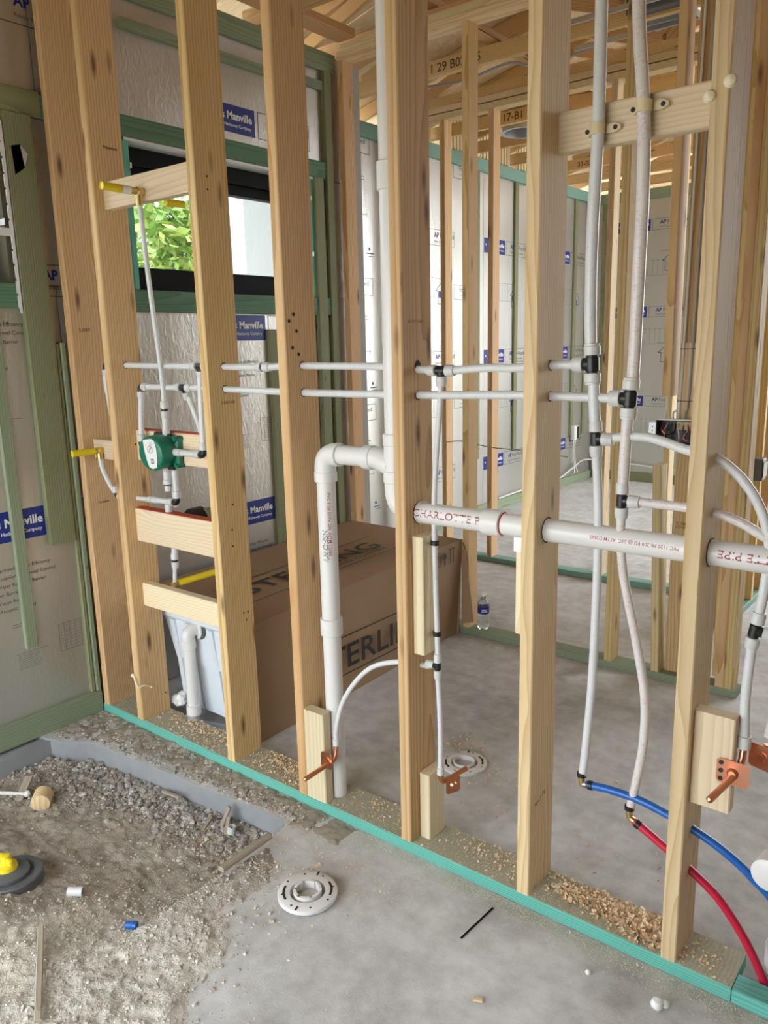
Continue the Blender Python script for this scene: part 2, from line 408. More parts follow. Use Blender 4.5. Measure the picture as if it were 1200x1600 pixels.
def smallprint(pg, x, y):
    pg.frame(x + .19, y - .12, x + .34, y, .002, 3)
    for i in range(1, 6): pg.line(x + .19 + .025 * i, y - .12, x + .19 + .025 * i, y, .0015, 3)
    for i in range(1, 9): pg.line(x + .19, y - .013 * i, x + .34, y - .013 * i, .001, 3)
    pg.line(x, y - .075, x + .14, y - .075, .002, 3)
    for i in range(8): pg.line(x + .01, y - .085 - .008 * i, x + U(.09, .11), y - .085 - .008 * i, .0015, 3)
def housepic(pg, x, y, s_=1.0):
    q = [(0, 0), (.05, 0), (.05, .05), (.10, .05), (.10, .11), (.12, .11), (.05, .17), (-.03, .10), (0, .10), (0, 0)]
    for a, b in zip(q, q[1:]): pg.line(x + a[0] * s_, y + a[1] * s_, x + b[0] * s_, y + b[1] * s_, .006, 2)
    pg.line(x - .04, y + .2, x + .04, y + .2, .004, 3); pg.line(x + .12, y + .08, x + .15, y + .08, .004, 3)
def gridpic(pg, x, y, w=.26, h=.13):
    for i in range(5): pg.line(x + w * i / 5, y, x + w * i / 5, y + h, .003, 3); pg.line(x + w * i / 5 - .015, y + h + .012, x + w * i / 5 + .015, y + h + .012, .005, 3)
    pg.line(x - .02, y - .01, x + w, y - .01, .003, 3); pg.rect(x + w + .03, y - .01, x + w + .08, y + .04, 0)
def ticks(pg, x, y):
    pg.line(x, y, x + .05, y, .004, 2); pg.line(x + .01, y - .02, x + .05, y - .02, .004, 2)
    for i in range(7): pg.line(x + .06, y - .06 - .022 * i, x + .06, y - .07 - .022 * i, .003, 3)
    pg.line(x + .02, y - .25, x + .07, y - .25, .004, 3); pg.line(x + .07, y - .265, x + .07, y - .235, .004, 3)
    pg.disc(x + .09, y - .48, .012, 0, n=8); pg.line(x + .06, y - .51, x + .14, y - .51, .01, 3); pg.line(x + .08, y - .53, x + .15, y - .53, .006, 3)

I = .0254
# ================================================================ STRUCTURE
SW, SD = 1.5 * I, 5.5 * I            # stud width, depth of a 2x6
HP, ZT = .038, 3.016                 # top of bottom plate, underside of top plate
XR, YB = 2.4, -2.4                  # right and back walls, out of view
XL, XF, Y2, Y3, YF = -1.675, -2.38, 1.7024, 3.0076, 6.74

# ---- floor slab (cut away in front of the plumbing wall) and the yard
q = MB()
def prism(mb, poly, z0, z1, mi=0):
    n = len(poly); mb.add([(x, y, z0) for x, y in poly] + [(x, y, z1) for x, y in poly],
        [tuple(range(n))[::-1], tuple(n + i for i in range(n))], mi); k = len(mb.v) - 2 * n
    mb.f += [(k + i, k + (i + 1) % n, k + n + (i + 1) % n, k + n + i) for i in range(n)]; mb.mi += [1] * n
LEDGE = [(-1.68, -.30), (-1.53, -.26), (-1.45, -.205), (-1.30, -.185), (-1.10, -.165), (-.90, -.15), (-.70, -.135), (-.55, -.118), (-.42, -.108), (-.385, -.13), (-.375, -.20)]
prism(q, [(-2.40, 0.0)] + [(-2.40, 6.9), (XR + .15, 6.9), (XR + .15, YB), (.75, YB), (.25, -1.6), (-.22, -.80), (-.36, -.42)] + LEDGE[::-1] + [(-1.68, 0.0)], -.14, 0.0)
q.box((-1.69, -1.6, -.16), (-1.60, -.262, -.012), 1)
floor = q.build('floor', ['concrete', 'formed']); tag(floor, 'bare dusty concrete slab floor with cut edge and trowel stains', 'floor', kind='structure')
yard = MB(); yard.box((-40, -40, -.45), (40, 40, -.30)); o = yard.build('ground', 'ground'); tag(o, 'sandy ground of the yard outside the house', 'ground', kind='structure')  # unseen yard, put in to bounce daylight up into the roof

# ---- rubble bed in the cut-away
def sst(a, b, x): t = max(0, min(1, (x - a) / (b - a))); return t * t * (3 - 2 * t)
from mathutils import noise as MN
def bound(y):
    pts = [(-1.9, .42), (-1.2, .16), (-.8, .02), (-.6, -.08), (-.35, -.17), (-.2, -.30), (0, -.33)]
    for (a, xa), (b, xb) in zip(pts, pts[1:]):
        if a <= y <= b: return xa + (xb - xa) * (y - a) / (b - a)
    return pts[0][1] if y < pts[0][0] else pts[-1][1]
def dirt_z(x, y):
    pit = .085 * sst(-.33, -.47, x) * sst(-1.0, -.50, y)
    rough = sst(.02, -.10, x - bound(y))
    n = MN.fractal(Vector((x * 7, y * 7, 0)), 1.0, 2.0, 4) * .010 + MN.fractal(Vector((x * 34, y * 34, 3)), .9, 2.0, 4) * .0065
    n += abs(MN.noise(Vector((x * 80, y * 80, 9)))) * .004
    return -pit + (-.012 + rough * .017) + n * (.25 + .75 * rough)
q = MB(); x0, x1, y0, y1 = -1.68, .45, -1.95, -.02; nx, ny = 300, 270
q.v = [Vector((x0 + (x1 - x0) * i / nx, y0 + (y1 - y0) * j / ny, 0)) for j in range(ny + 1) for i in range(nx + 1)]
for p in q.v: p.z = dirt_z(p.x, p.y)
q.f = [(j * (nx + 1) + i, j * (nx + 1) + i + 1, (j + 1) * (nx + 1) + i + 1, (j + 1) * (nx + 1) + i) for j in range(ny) for i in range(nx)]
q.mi = [0] * len(q.f)
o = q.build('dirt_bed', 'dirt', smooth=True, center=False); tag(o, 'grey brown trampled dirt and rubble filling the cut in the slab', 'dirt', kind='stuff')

q = MB(); x0, x1, y0, y1 = -1.64, .05, -.27, -.003; nx, ny = 280, 44
q.v = [Vector((x0 + (x1 - x0) * i / nx, y0 + (y1 - y0) * j / ny, 0)) for j in range(ny + 1) for i in range(nx + 1)]
def ly_(x):
    for (a, ya), (b, yb) in zip(LEDGE, LEDGE[1:]):
        if a <= x <= b: return ya + (yb - ya) * (x - a) / (b - a)
    return -.16
for p in q.v:
    e = sst(0, .05, p.y - ly_(p.x) - .012) * sst(.05, -.25, p.x)
    p.z = -.010 + e * (.011 + MN.fractal(Vector((p.x * 22, p.y * 22, 5)), 1.0, 2.0, 4) * .007 + abs(MN.noise(Vector((p.x * 90, p.y * 90, 1)))) * .004)
q.f = [(j * (nx + 1) + i, j * (nx + 1) + i + 1, (j + 1) * (nx + 1) + i + 1, (j + 1) * (nx + 1) + i) for j in range(ny) for i in range(nx)]
q.f = [f for f in q.f if min(q.v[i].y - ly_(q.v[i].x) for i in f) > .004 and max(q.v[i].z for i in f) > -.004]; q.mi = [0] * len(q.f)
o = q.build('dirt_layer', 'soil', smooth=True, center=False); tag(o, 'thin crust of brown dirt on the slab ledge along the plate', 'dirt', kind='stuff')

# ---- stud wall in the foreground
def stud(parent, x, y, z0=HP, z1=ZT, w=SW, d=3.5 * I, mat='pine', lean=0.0):
    return lumber('stud', parent, (x + w / 2, y + d / 2, z0), (x + w / 2 + lean, y + d / 2, z1), (1, 0, 0), w, d, mat)
W1 = thing('wall_front', 'open wall of bare two by six studs standing on a teal sole plate', 'stud wall', (-1.64, .07, 0), kind='structure')
SX = dict(A=-1.635, B=-1.389, C=-.8183, D=-.4449, E=0.0, F=.4064, G=.8128)
ST = {k: stud(W1, x, 0, d=SD, mat='pine_pale' if k in 'FG' else 'pine') for k, x in SX.items()}
stud(W1, 1.2192, 0, d=SD, mat='pine_pale')
q = bx('bottom_plate', W1, (-1.64, 0, 0), (.982, SD, HP), 'teal')
sp = MB(); sp.box((-1.64, .004, HP), (.982, SD - .002, HP + .0012)); sp.build('dusty_top_face', 'sill_top', W1)
bx('bottom_plate', W1, (.984, 0, 0), (1.60, .062, HP), 'teal')
for i in range(2): bx('top_plate', W1, (-1.66, 0, ZT + .038 * i), (XR, SD, ZT + .038 * (i + 1)))
def lab(o, t): o['label'] = t; return o
# blocking between the studs
lab(bx('blocking', W1, (-1.351, .089, 1.125), (-.818, .127, 1.247), 'block'), 'pale backing board behind the green valve')
mb = MB(); mb.box((-1.351, .087, 1.247), (-.818, .128, 1.2495)); mb.build('painted_edge', 'red', W1)
lab(bx('blocking', W1, (-1.351, .053, .802), (-.818, .091, .938), 'block'), 'pale wide board with red painted top edge')
mb = MB(); mb.box((-1.351, .051, .938), (-.818, .092, .9405)); mb.build('painted_edge', 'red', W1)
lab(bx('blocking', W1, (-1.351, .056, .528), (-.818, .094, .625), 'block'), 'lower board across the bay above the tub')
lab(bx('blocking', W1, (-1.351, .042, 2.062), (-.818, .080, 2.157), 'block'), 'short board carrying the yellow shower stub')
lab(bx('blocking', W1, (.4444, .085, 1.985), (.8128, .123, 2.075), 'block'), 'board with two tan pipe clamps')
lab(bx('blocking', W1, (.038, .030, .655), (.076, .110, 1.012), 'block'), 'short upright block holding the thin pipe')
lab(bx('blocking', W1, (-.4065, .001, HP), (-.3175, .039, .362), 'block'), 'short upright block behind a copper stub')
lab(bx('blocking', W1, (.040, .046, HP), (.078, .130, .258), 'block'), 'short upright block on the sole plate')
lab(bx('blocking', W1, (.851, .025, .472), (.942, .063, .708), 'block'), 'wide block behind two copper stubs')
lab(bx('blocking', W1, (.345, .085, .768), (.4064, .123, 1.0), 'block'), 'short block with steel nail plate')
lab(bx('blocking', W1, (-1.597, .050, 1.122), (-1.389, .088, 1.200), 'block'), 'small block carrying a yellow stub')
mb = MB(); mb.box((.340, .083, 1.0), (.4064, .086, 1.075)); mb.build('nail_plate', 'strap', W1)
# stamps, knots and screw holes on the studs
def stamp(parent, st, o, r, u, w, mat='stamp'):
    pg = Page(o, r, u); pg.text(st, 0, 0, width=w, mi=0, bold=.01); return pg.build('printed_stamp', [mat], parent)
stamp(ST['A'], 'Premium', (-1.5970, .045, .93), (0, 1, .03), (0, 0, 1), .05)
stamp(ST['B'], 'Premium', (-1.3509, .055, 2.275), (0, 1, 0), (0, 0, 1), .06)
stamp(ST['A'], 'S-DRY', (-1.5970, .035, 1.63), (0, 1, 0), (0, 0, 1), .05)
stamp(ST['C'], 'S-DRY KD', (-.7802, .05, 1.365), (0, 1, 0), (0, 0, 1), .06)
stamp(ST['E'], 'KD HT  S-DRY', (.0382, .03, 1.61), (0, 1, 0), (0, 0, 1), .07)
stamp(ST['F'], 'No.2 19', (.4447, .03, .30), (0, 1, .25), (0, -.25, 1), .06)
holes(ST['C'], (-.7802, 0, 0), (0, 1, 0), (0, 0, 1), [(.05, 2.10), (.05, 2.06), (.06, .92), (.058, .86), (.09, .60), (.11, .60), (.10, .57), (.07, 1.01)])
holes(ST['B'], (-1.3509, 0, 0), (0, 1, 0), (0, 0, 1), [(.08, 1.19), (.10, 1.165), (.12, .12), (.06, .93), (.06, .86)])
holes(ST['D'], (-.4067, 0, 0), (0, 1, 0), (0, 0, 1), [(.02, 1.63), (.04, 1.65), (.05, 1.60), (.03, 1.55), (.055, 1.53)], .006)
mb = MB()
for k, z in [('E', 1.495), ('E', 1.412), ('F', 1.494), ('F', 1.418), ('D', 1.495), ('D', 1.411), ('C', 1.492), ('C', 1.416), ('B', 1.498)]:
    pg = Page((SX[k] + SW + .0002, .07, z), (0, 1, 0), (0, 0, 1)); pg.disc(0, 0, .0135, 0, n=20); pg.build('bored_hole', ['hole'], ST[k])
for k in 'EFG':
    pg = Page((SX[k] + SW + .0002, .07, 1.076), (0, 1, 0), (0, 0, 1)); pg.disc(0, 0, .0335, 0, n=28); pg.build('bored_hole', ['hole'], ST[k])
q = MB(); q.tube([(-1.386, -.002, .235), (-1.375, -.008, .23), (-1.36, -.012, .205), (-1.352, -.006, .19), (-1.348, .02, .19), (-1.347, .05, .175)], .0035, 8); q.prof((-1.39, -.003, .232), (0, -1, .2), [(0, .009), (.006, .007), (.009, .001)], 8); q.prof((-1.347, .05, .175), (0, .3, -1), [(0, .004), (.004, .006), (.009, .001)], 8)
o = q.build('glue_drip', 'glue', W1, True); lab(o, 'curled cream dribble of dried foam glue')
for p in [(.8509, -.001, 2.04), (.811, .004, 2.02)]:
    q = MB(); q.prof(p, (.2, -1, 0), [(-.004, .010), (.004, .0135), (.012, .010), (.016, .002)], 10); q.build('glue_blob', 'glue', W1, True)

# ---- second wall, behind the tub
W2 = thing('wall_middle', 'bare stud wall behind the boxed bathtub, on a green sole plate', 'stud wall', (-1.64, Y2, 0), kind='structure')
for x in (-1.645, -.865, -.459, -.06, .454, .492): stud(W2, x, Y2)
bx('bottom_plate', W2, (-1.645, Y2, 0), (.546, Y2 + .089, HP), 'seafoam')
for i in range(2): bx('top_plate', W2, (-1.645, Y2, ZT + .038 * i), (XR, Y2 + .089, ZT + .038 * (i + 1)), 'pine_pale')
lumber('stud', W2, (.187, Y2 + .0445, HP), (.151, Y2 + .0445, 1.003), (1, 0, 0), SW, .089, 'pine_pale')
lumber('stud', W2, (.176, Y2 + .0445, 1.305), (.168, Y2 + .0445, ZT), (1, 0, 0), SW, .089, 'pine')
lab(bx('stud', W2, (.215, Y2 + .050, HP), (.305, Y2 + .088, ZT), 'pine'), 'flat stud with stapled cables')
stamp(W2, 'E 19M', (.235, Y2 + .0495, .735), (1, 0, 0), (0, 0, 1), .05); stamp(W2, 'KD-HT', (.235, Y2 + .0495, .72), (1, 0, 0), (0, 0, 1), .05)
lab(bx('backing_board', W2, (.215, Y2 + .035, 1.16), (.290, Y2 + .049, 1.53), 'pine_pale'), 'pale board the cables are stapled to')
# ---- third wall
W3 = thing('wall_inner', 'third bare stud wall parallel behind, sole plate on the slab', 'stud wall', (-2.3, Y3, 0), kind='structure')
for x in (-2.28, -1.88, -1.5, -1.09, -.675, -.27, .10): stud(W3, x, Y3, mat='pine_pale' if x > -1 else 'pine')
bx('bottom_plate', W3, (-2.30, Y3, 0), (.19, Y3 + .089, HP), 'plategreen')
for i in range(2): bx('top_plate', W3, (-2.35, Y3, ZT + .045 * i), (XR, Y3 + .089, ZT + .045 * i + .038), 'pine_pale')
# ---- short return wall
W4 = thing('wall_hall', 'short return stud wall seen edge on at far right', 'stud wall', (.235, 2.55, 0), kind='structure')
for y in (2.56, 2.80, 3.05, 3.28): lumber('stud', W4, (.235, y, HP), (.235, y, ZT), (1, 0, 0), .089, SW, 'pine')
bx('bottom_plate', W4, (.19, 2.54, 0), (.28, 3.34, HP), 'plategreen')
lab(lumber('stud', W4, (.455, 1.83, HP), (.455, 1.83, ZT), (1, 0, 0), .089, SW, 'pine'), 'stud turned flat beside the doubled post')
bx('top_plate', W4, (.19, 2.54, ZT), (.28, 3.0, ZT + .038))

# ---- left outside wall: block core, foam boards, treated furring, two windows
WL = thing('wall_left', 'outside wall covered in silver foam boards and treated furring strips', 'wall', (-1.70, 0, 0), kind='structure')
WZ0, WZ1 = 1.81, 2.42
win = [(.36, 1.50), (-1.45, -.165)]
q = MB()
ys = [YB - .2, win[1][0], win[1][1], win[0][0], win[0][1], 1.85]
for i in range(5):
    if i in (1, 3):
        q.box((-1.92, ys[i], -.3), (-1.70, ys[i + 1], WZ0)); q.box((-1.92, ys[i], WZ1), (-1.70, ys[i + 1], 3.05))
    else: q.box((-1.92, ys[i], -.3), (-1.70, ys[i + 1], 3.05))
q.build('block_core', 'cmu', WL)
def panel(parent, y0, y1, z0, z1, x=XL):
    q = MB(); q.box((x - .024, y0 + .0015, z0 + .0015), (x, y1 - .0015, z1 - .0015)); return q.build('foam_panel', 'foil', parent)
pn = {}
for nm, a in dict(a=(-.78, 0.0, 0, WZ0), b=(-.165, 0.18, WZ0, WZ1), c=(-.78, .0, WZ1, 3.03), d=(0.0, .36, 0, WZ0), e=(.36, 1.22, 0, WZ0), f=(1.22, 1.85, 0, WZ0), g=(0., 1.22, WZ1, 3.03), h=(1.22, 1.85, WZ1, 3.03),
                  i=(.18, .36, WZ0, WZ1), j=(1.50, 1.85, WZ0, WZ1), k=(-2.0, -.78, 0, WZ0), l=(-2.0, -.78, WZ1, 3.03), m=(YB, -2.0, 0, 3.03), n=(-2.0, -1.45, WZ0, WZ1)).items(): pn[nm] = panel(WL, *a)
FX = XL + .022
def fur(parent, y0, y1, z0, z1, mat='olive', x0=XL, x1=FX): return bx('furring_strip', parent, (x0, y0, z0), (x1, y1, z1), mat)
XO = XL + .030
lab(fur(WL, YB, -.002, 0, .098, 'seafoam', x1=XO), 'wide treated board along the floor')
fur(WL, YB, -.0, 2.42, 2.512); fur(WL, .0, 1.66, 2.42, 2.505, 'sillgreen')
fur(WL, .0, 1.70, 2.952, 3.045, 'seafoam'); fur(WL, YB, -.01, 2.952, 3.045)
lab(fur(WL, -.155, -.043, .785, 2.419, x1=XO), 'broad green board beside the black window')
fur(WL, -.022, -.001, .10, 1.59, 'seafoam', x1=XO); fur(WL, -.043, -.024, .10, 1.585, 'olive')
fur(WL, -.30, -.252, .384, 1.75, 'seafoam')
fur(WL, -1.6, -.168, 1.722, 1.812, 'sillgreen'); fur(WL, .20, 1.66, 1.715, 1.808, 'sillgreen')
fur(WL, .386, 1.46, 2.835, 2.872, 'seafoam', x1=XL + .035); fur(WL, 1.47, 1.60, 2.855, 2.90, 'seafoam')
fur(WL, 1.125, 1.20, .02, 1.64, 'olive'); fur(WL, 1.50, 1.57, .0, 2.42, 'olive', x1=XO); fur(WL, 1.60, 1.655, .0, 2.95, 'olive', x1=XO)
for y in (-.78, -1.20): fur(WL, y - .04, y + .04, .10, 1.72)
# window buck lining and straps
def window(n, y0, y1, label, lin='teal'):
    w = thing('window_%d' % n, label, 'window', (-1.80, (y0 + y1) / 2, WZ0), kind='structure')
    fr = MB(); t = .085; xa, xb = -1.86, -1.745
    for a in (((xa, y0 + .03, WZ0 + .005), (xb, y1 - .03, WZ0 + t)), ((xa, y0 + .03, WZ1 - t), (xb, y1 - .03, WZ1 - .005)), ((xa, y0 + .03, WZ0 + t), (xb, y0 + .07, WZ1 - t)), ((xa, y1 - .10, WZ0 + t), (xb, y1 - .03, WZ1 - t))): fr.box(*a)
    fr.build('frame', 'blackm', w)
    ins = MB()
    for a in (((-1.83, y0 + .07, WZ0 + t), (-1.78, y1 - .10, WZ0 + t + .02)), ((-1.83, y0 + .07, WZ1 - t - .045), (-1.78, y1 - .10, WZ1 - t))): ins.box(*a)
    ins.build('sash', 'blackm', w)
    g = MB(); g.box((-1.812, y0 + .065, WZ0 + t - .01), (-1.806, y1 - .095, WZ1 - t + .01)); g.build('glass_pane', 'glass', w)
    l = MB()
    l.box((-1.742, y0 - .0, WZ0), (-1.66, y0 + .022, WZ1)); l.box((-1.742, y1 - .022, WZ0), (-1.66, y1, WZ1)); lo = l.build('jamb_lining', lin, w)
    l = MB(); l.box((-1.75, y0, WZ1 - .012), (-1.655, y1, WZ1 - .002)); l.build('head_flange', 'strap', w)
    s_ = MB()
    for z in (2.02, 2.30): s_.box((-1.72, y1 - .0245, z), (-1.65, y1 - .0225, z + .022)); s_.box((-1.72, y0 + .0225, z), (-1.65, y0 + .0245, z + .022))
    s_.build('perforated_strap', 'strap', w)
    return w
window(1, *win[0], 'wide black framed window in left wall with foliage outside')
window(2, *win[1], 'black framed window cropped at left edge of the picture', 'scrapdark')
mb = MB(); mb.box((-1.652, -.168, 1.70), (-1.646, -.160, 2.38)); 
for k in range(12): mb.box((-1.653, -.172 + U(-.001, .002), 1.72 + k * .054), (-1.647, -.160, 1.765 + k * .054))
o = mb.build('window_flange', 'strap', WL); lab(o, 'torn white metal flange beside window')
for z in (1.98, 2.28): mb = MB(); mb.box((-1.652, -.235, z), (-1.648, -.165, z + .028)); mb.build('perforated_strap', 'strap', WL)
mb = MB(); mb.add([(-1.644, -.13, 2.20), (-1.644, -.09, 2.23), (-1.640, -.075, 2.28), (-1.644, -.10, 2.31), (-1.644, -.135, 2.30)], [(0, 1, 2, 3, 4), (4, 3, 2, 1, 0)]); mb.build('paper_tag', 'white', WL)
# printing on the boards
RW = ((0, 1, 0), (0, 0, 1))
pg = Page((XL, 0, 0), *RW); logo(pg, -.505, .828); features(pg, -.41, .715); smallprint(pg, -.34, .44); pg.build('printed_lettering', INK, pn['a'])
pg = Page((XL, 0, 0), *RW); pg.rect(-.505, 1.768, -.145, 1.81, 0); features(pg, -.41, 1.655); smallprint(pg, -.34, 1.38); pg.build('printed_lettering', INK, pn['a'])
pg = Page((XL, 0, 0), *RW); pg.frame(-.125, 1.768, .235, 1.89, .003, 2); pg.text('AP', -.05, 1.833, size=.052, mi=0, bold=.03); pg.text('Polyiso', -.05, 1.795, size=.030, mi=2); pg.rect(-.160, 1.812, -.145, 1.89, 0); pg.build('printed_lettering', INK, pn['b'])
pg = Page((XL, 0, 0), *RW); logo(pg, -.505, 2.735); pg.build('printed_lettering', INK, pn['c'])
for z in (.655, 1.587):
    pg = Page((XL, 0, 0), *RW); logo(pg, .76, z); features(pg, .80, z - .11); smallprint(pg, .86, z - .39); pg.build('printed_lettering', INK, pn['e'])
pg = Page((XL, 0, 0), *RW); logo(pg, .76, 2.545); pg.build('printed_lettering', INK, pn['g'])

# ---- set-back part of the outside wall and the far wall
WB = thing('wall_left_far', 'farther outside wall of foam boards set back beyond the stud walls', 'wall', (-2.4, 4, 0), kind='structure')
q = MB(); q.box((-2.62, 1.85, -.3), (-2.405, 7.0, 3.05)); q.build('block_core', 'cmu', WB); q = MB(); q.box((-2.64, 1.83, -.3), (-1.90, 1.96, 3.05)); q.build('stucco_return', 'neigh', WB); q = MB(); q.box((-1.90, 1.85, -.3), (-1.70, 1.95, 3.05)); q.build('block_core', 'cmu', WB)
fp = []
for y in (1.96, 3.18, 4.40, 5.62): fp.append(panel(WB, y, min(y + 1.22, 6.74), 0, 3.03, XF))
for k, y in enumerate((3.40, 4.60, 5.93)):
    P_ = fp[min(3, int((y - 1.96) / 1.22))]
    pg = Page((XF, 0, 0), *RW)
    for z in (.40, 1.36, 2.31): logo(pg, y - .19 if k else y - .2, z)
    for z in (.62, 1.58): housepic(pg, y + .30, z + .28); gridpic(pg, y + .02, z - .08 + .42)
    pg.build('printed_lettering', INK, P_)
for y in (2.75, 4.15, 5.45):
    pg = Page((XF, 0, 0), *RW)
    for z in (1.0, 1.9, 2.85): ticks(pg, y, z - .15); pg.frame(y - .22, z, y + .12, z + .12, .004, 2); pg.text('Foil-Faced', y - .13, z + .065, size=.05, mi=2); pg.text('Polyiso Insulation', y - .13, z + .03, size=.02, mi=3)
    pg.build('printed_lettering', INK, fp[min(3, int((y - 1.96) / 1.22))])
XG = XF + .022
bx('furring_strip', WB, (XF, 1.96, 2.95), (XG + .01, 6.70, 3.05), 'plategreen')
bx('furring_strip', WB, (XF, 1.96, 0), (XG + .01, 6.70, .09), 'seafoam')
for y, z in ((2.58, .5), (3.79, .52), (4.28, .52), (4.95, .52), (5.60, .5), (6.20, .54), (6.50, .53)): bx('furring_strip', WB, (XF, y - .03, z), (XG, y + .03, 2.95), 'olive')
WF = thing('wall_far', 'far outside wall with foam boards at the end of the house', 'wall', (0, 6.8, 0), kind='structure')
OX0, OX1 = -1.02, -.55
q = MB(); q.box((-2.62, 6.77, -.3), (OX0, 7.0, 3.05)); q.box((OX1, 6.77, -.3), (.25, 7.0, 3.05));  q.box((OX0, 6.77, -.3), (OX1, 7.0, .95)); q.box((OX0, 6.77, 2.45), (OX1, 7.0, 3.05)); q.build('block_core', 'cmu', WF)  # ends short on the right, out of view, as an added daylight opening
def panelf(x0, x1, z0, z1):
    q = MB(); q.box((x0 + .0015, YF, z0), (x1 - .0015, YF + .024, z1)); return q.build('foam_panel', 'foil', WF)
ff = [panelf(-2.36, OX0, 0, 3.03), panelf(OX0, OX1, 0, .95), panelf(OX0, OX1, 2.45, 3.03), panelf(OX1, .25, 0, 3.03)]
bx('furring_strip', WF, (-2.34, YF - .03, 2.95), (.25, YF, 3.05), 'seafoam'); bx('furring_strip', WF, (-2.34, YF - .03, 0), (.25, YF, .10), 'olive')
for x in (-2.28, -1.05, -.50): bx('furring_strip', WF, (x - .03, YF - .022, .12), (x + .03, YF, 2.95), 'olive')
pg = Page((0, YF, 0), (1, 0, 0), (0, 0, 1))
for z in (.83, 1.765, 2.64): logo(pg, -2.15, z, .36, .11)
for z in (.55, 1.50, 2.2): gridpic(pg, -1.80, z)
for z in (1.15, 2.08): housepic(pg, -1.62, z + .15)
pg.build('printed_lettering', INK, ff[0])
pg = Page((0, YF, 0), (1, 0, 0), (0, 0, 1))
for z in (.83, 1.765): logo(pg, -.3, z, .36, .11, ap=False)
pg.build('printed_lettering', INK, ff[3])
# ---- walls outside the picture that shape the daylight
WR = thing('wall_right_added', 'unseen brown wall added at the right to cut side daylight, open beyond its end', 'wall', (XR, 0, 0), kind='structure')
q = MB(); q.box((XR, YB, -.3), (XR + .15, 4.5, 3.05)); q.build('sheathing', 'osb', WR)
WK = thing('wall_back_added', 'unseen wall added behind the viewer, its wide opening placed to aim the daylight', 'wall', (0, YB, 0), kind='structure')
q = MB(); q.box((-1.92, YB - .2, -.3), (-1.65, YB, 3.05)); q.box((.9, YB - .2, -.3), (XR + .15, YB, 3.05)); q.box((-1.65, YB - .2, 2.10), (.9, YB, 3.05)); q.build('block_core', 'cmu', WK)

# ---- roof: trusses parallel to the stud walls, plywood deck
RF = thing('ceiling', 'open roof of wooden trusses under plywood sheathing', 'roof framing', (0, 2, 3.1), kind='structure')
XE0, XE1, SL = -2.85, 2.95, .24
def zr(x): return 3.30 + (x + 2.4) * SL
ty = [2.47 + .61 * k for k in range(-9, 8)]
for y in ty:
    xl = -2.45 if y > 1.8 else -1.86
    vis = -.2 < y
    xe = XE1 if y < 4.4 else 1.3  # roof stops short out of view to let sky light onto the far floor
    bx('bottom_chord', RF, (xl, y, 3.094), (xe, y + .038, 3.183), 'truss')
    lumber('top_chord', RF, (XE0, y + .019, zr(XE0) - .05), (xe, y + .019, zr(xe) - .05), (0, 1, 0), .038, .089, 'truss')
    if vis:
        x = xl + .35; up_ = True
        while x < xe - .3:
            dx = .85
            a, b = (x, 3.18), (x + dx, zr(x + dx) - .10)
            if not up_: a, b = (x, zr(x) - .10), (x + dx, 3.18)
            lumber('web', RF, (a[0], y + .019, a[1]), (b[0], y + .019, b[1]), (0, 1, 0), .036, .075, 'truss')
            x += dx; up_ = not up_
for i, x in enumerate((-2.85, -.61, 1.83)):
    for k in range(10):
        y = -3.9 + 1.22 * k + (.3 if i % 2 else 0)
        x1 = (-.615, 1.825, 3.0)[i]; y1 = y + 1.215
        if y > 4.3 and i == 2: continue
        if y > 4.3 and i == 1: x1 = 1.3
        q = MB(); L = math.hypot(x1 - x, zr(x1) - zr(x))
        q.add([(x, y, zr(x)), (x1, y, zr(x1)), (x1, y1, zr(x1)), (x, y1, zr(x)), (x, y, zr(x) + .015), (x1, y, zr(x1) + .015), (x1, y1, zr(x1) + .015), (x, y1, zr(x) + .015)],
              [(0, 3, 2, 1), (4, 5, 6, 7), (0, 1, 5, 4), (1, 2, 6, 5), (2, 3, 7, 6), (3, 0, 4, 7)])
        q.build('plywood_sheet', 'ply', RF)
for k in range(3):
    xa = (-2.85, -.61, 1.83)[k]; xb = (-.61, 1.83, 3.0)[k]; q = MB()
    for yy, w_ in ((7.75, 'a'), (YB - .25, 'b')):
        if yy > 5 and k: continue
        q.loft([[(xa, yy, 3.09), (xb, yy, 3.09), (xb, yy, zr(xb)), (xa, yy, max(3.1, zr(xa)))], [(xa, yy + .015, 3.09), (xb, yy + .015, 3.09), (xb, yy + .015, zr(xb)), (xa, yy + .015, max(3.1, zr(xa)))]])
    q.build('gable_sheet', 'ply', RF)
q = MB(); q.box((3.0, YB - .75, 3.09), (3.02, 4.5, zr(3.0))); q.build('gable_sheet', 'osb', RF)  # unseen end sheet added to block attic light from the right
for y in (.62, 2.2, 4.0): bx('brace', RF, (-1.2, y, 3.19), (-1.111, y + 2.2, 3.228), 'truss')
bx('brace', RF, (-1.62, .5, 3.095), (-1.50, 1.69, 3.135), 'truss')
for y in (3.12, 3.74, 4.35, 4.96):
    q = MB()
    for k in range(9): q.box((-2.40, y + .06 + k * .05, 3.07), (-2.385, y + .09 + k * .05, 3.30))
    q.box((-2.41, y + .04, 3.07), (-2.40, y + .53, 3.30)); lab(q.build('vent_baffle', 'tan', RF), 'ribbed cream vent baffle at the eave')
for k, y in enumerate((2.47, 3.08, 3.69, 4.30, 4.91, 5.52)):
    t = ['1 29 B02825', '', '17-B1 2', '', '15A-B1', '33-B2-14'][k]
    if t: stamp(RF, t, (-1.57 if k == 0 else (-1.78 if k == 2 else -2.05), y - .0006, 3.115), (1, 0, 0), (0, 0, 1), .34 if k == 0 else .22, 'stamp')
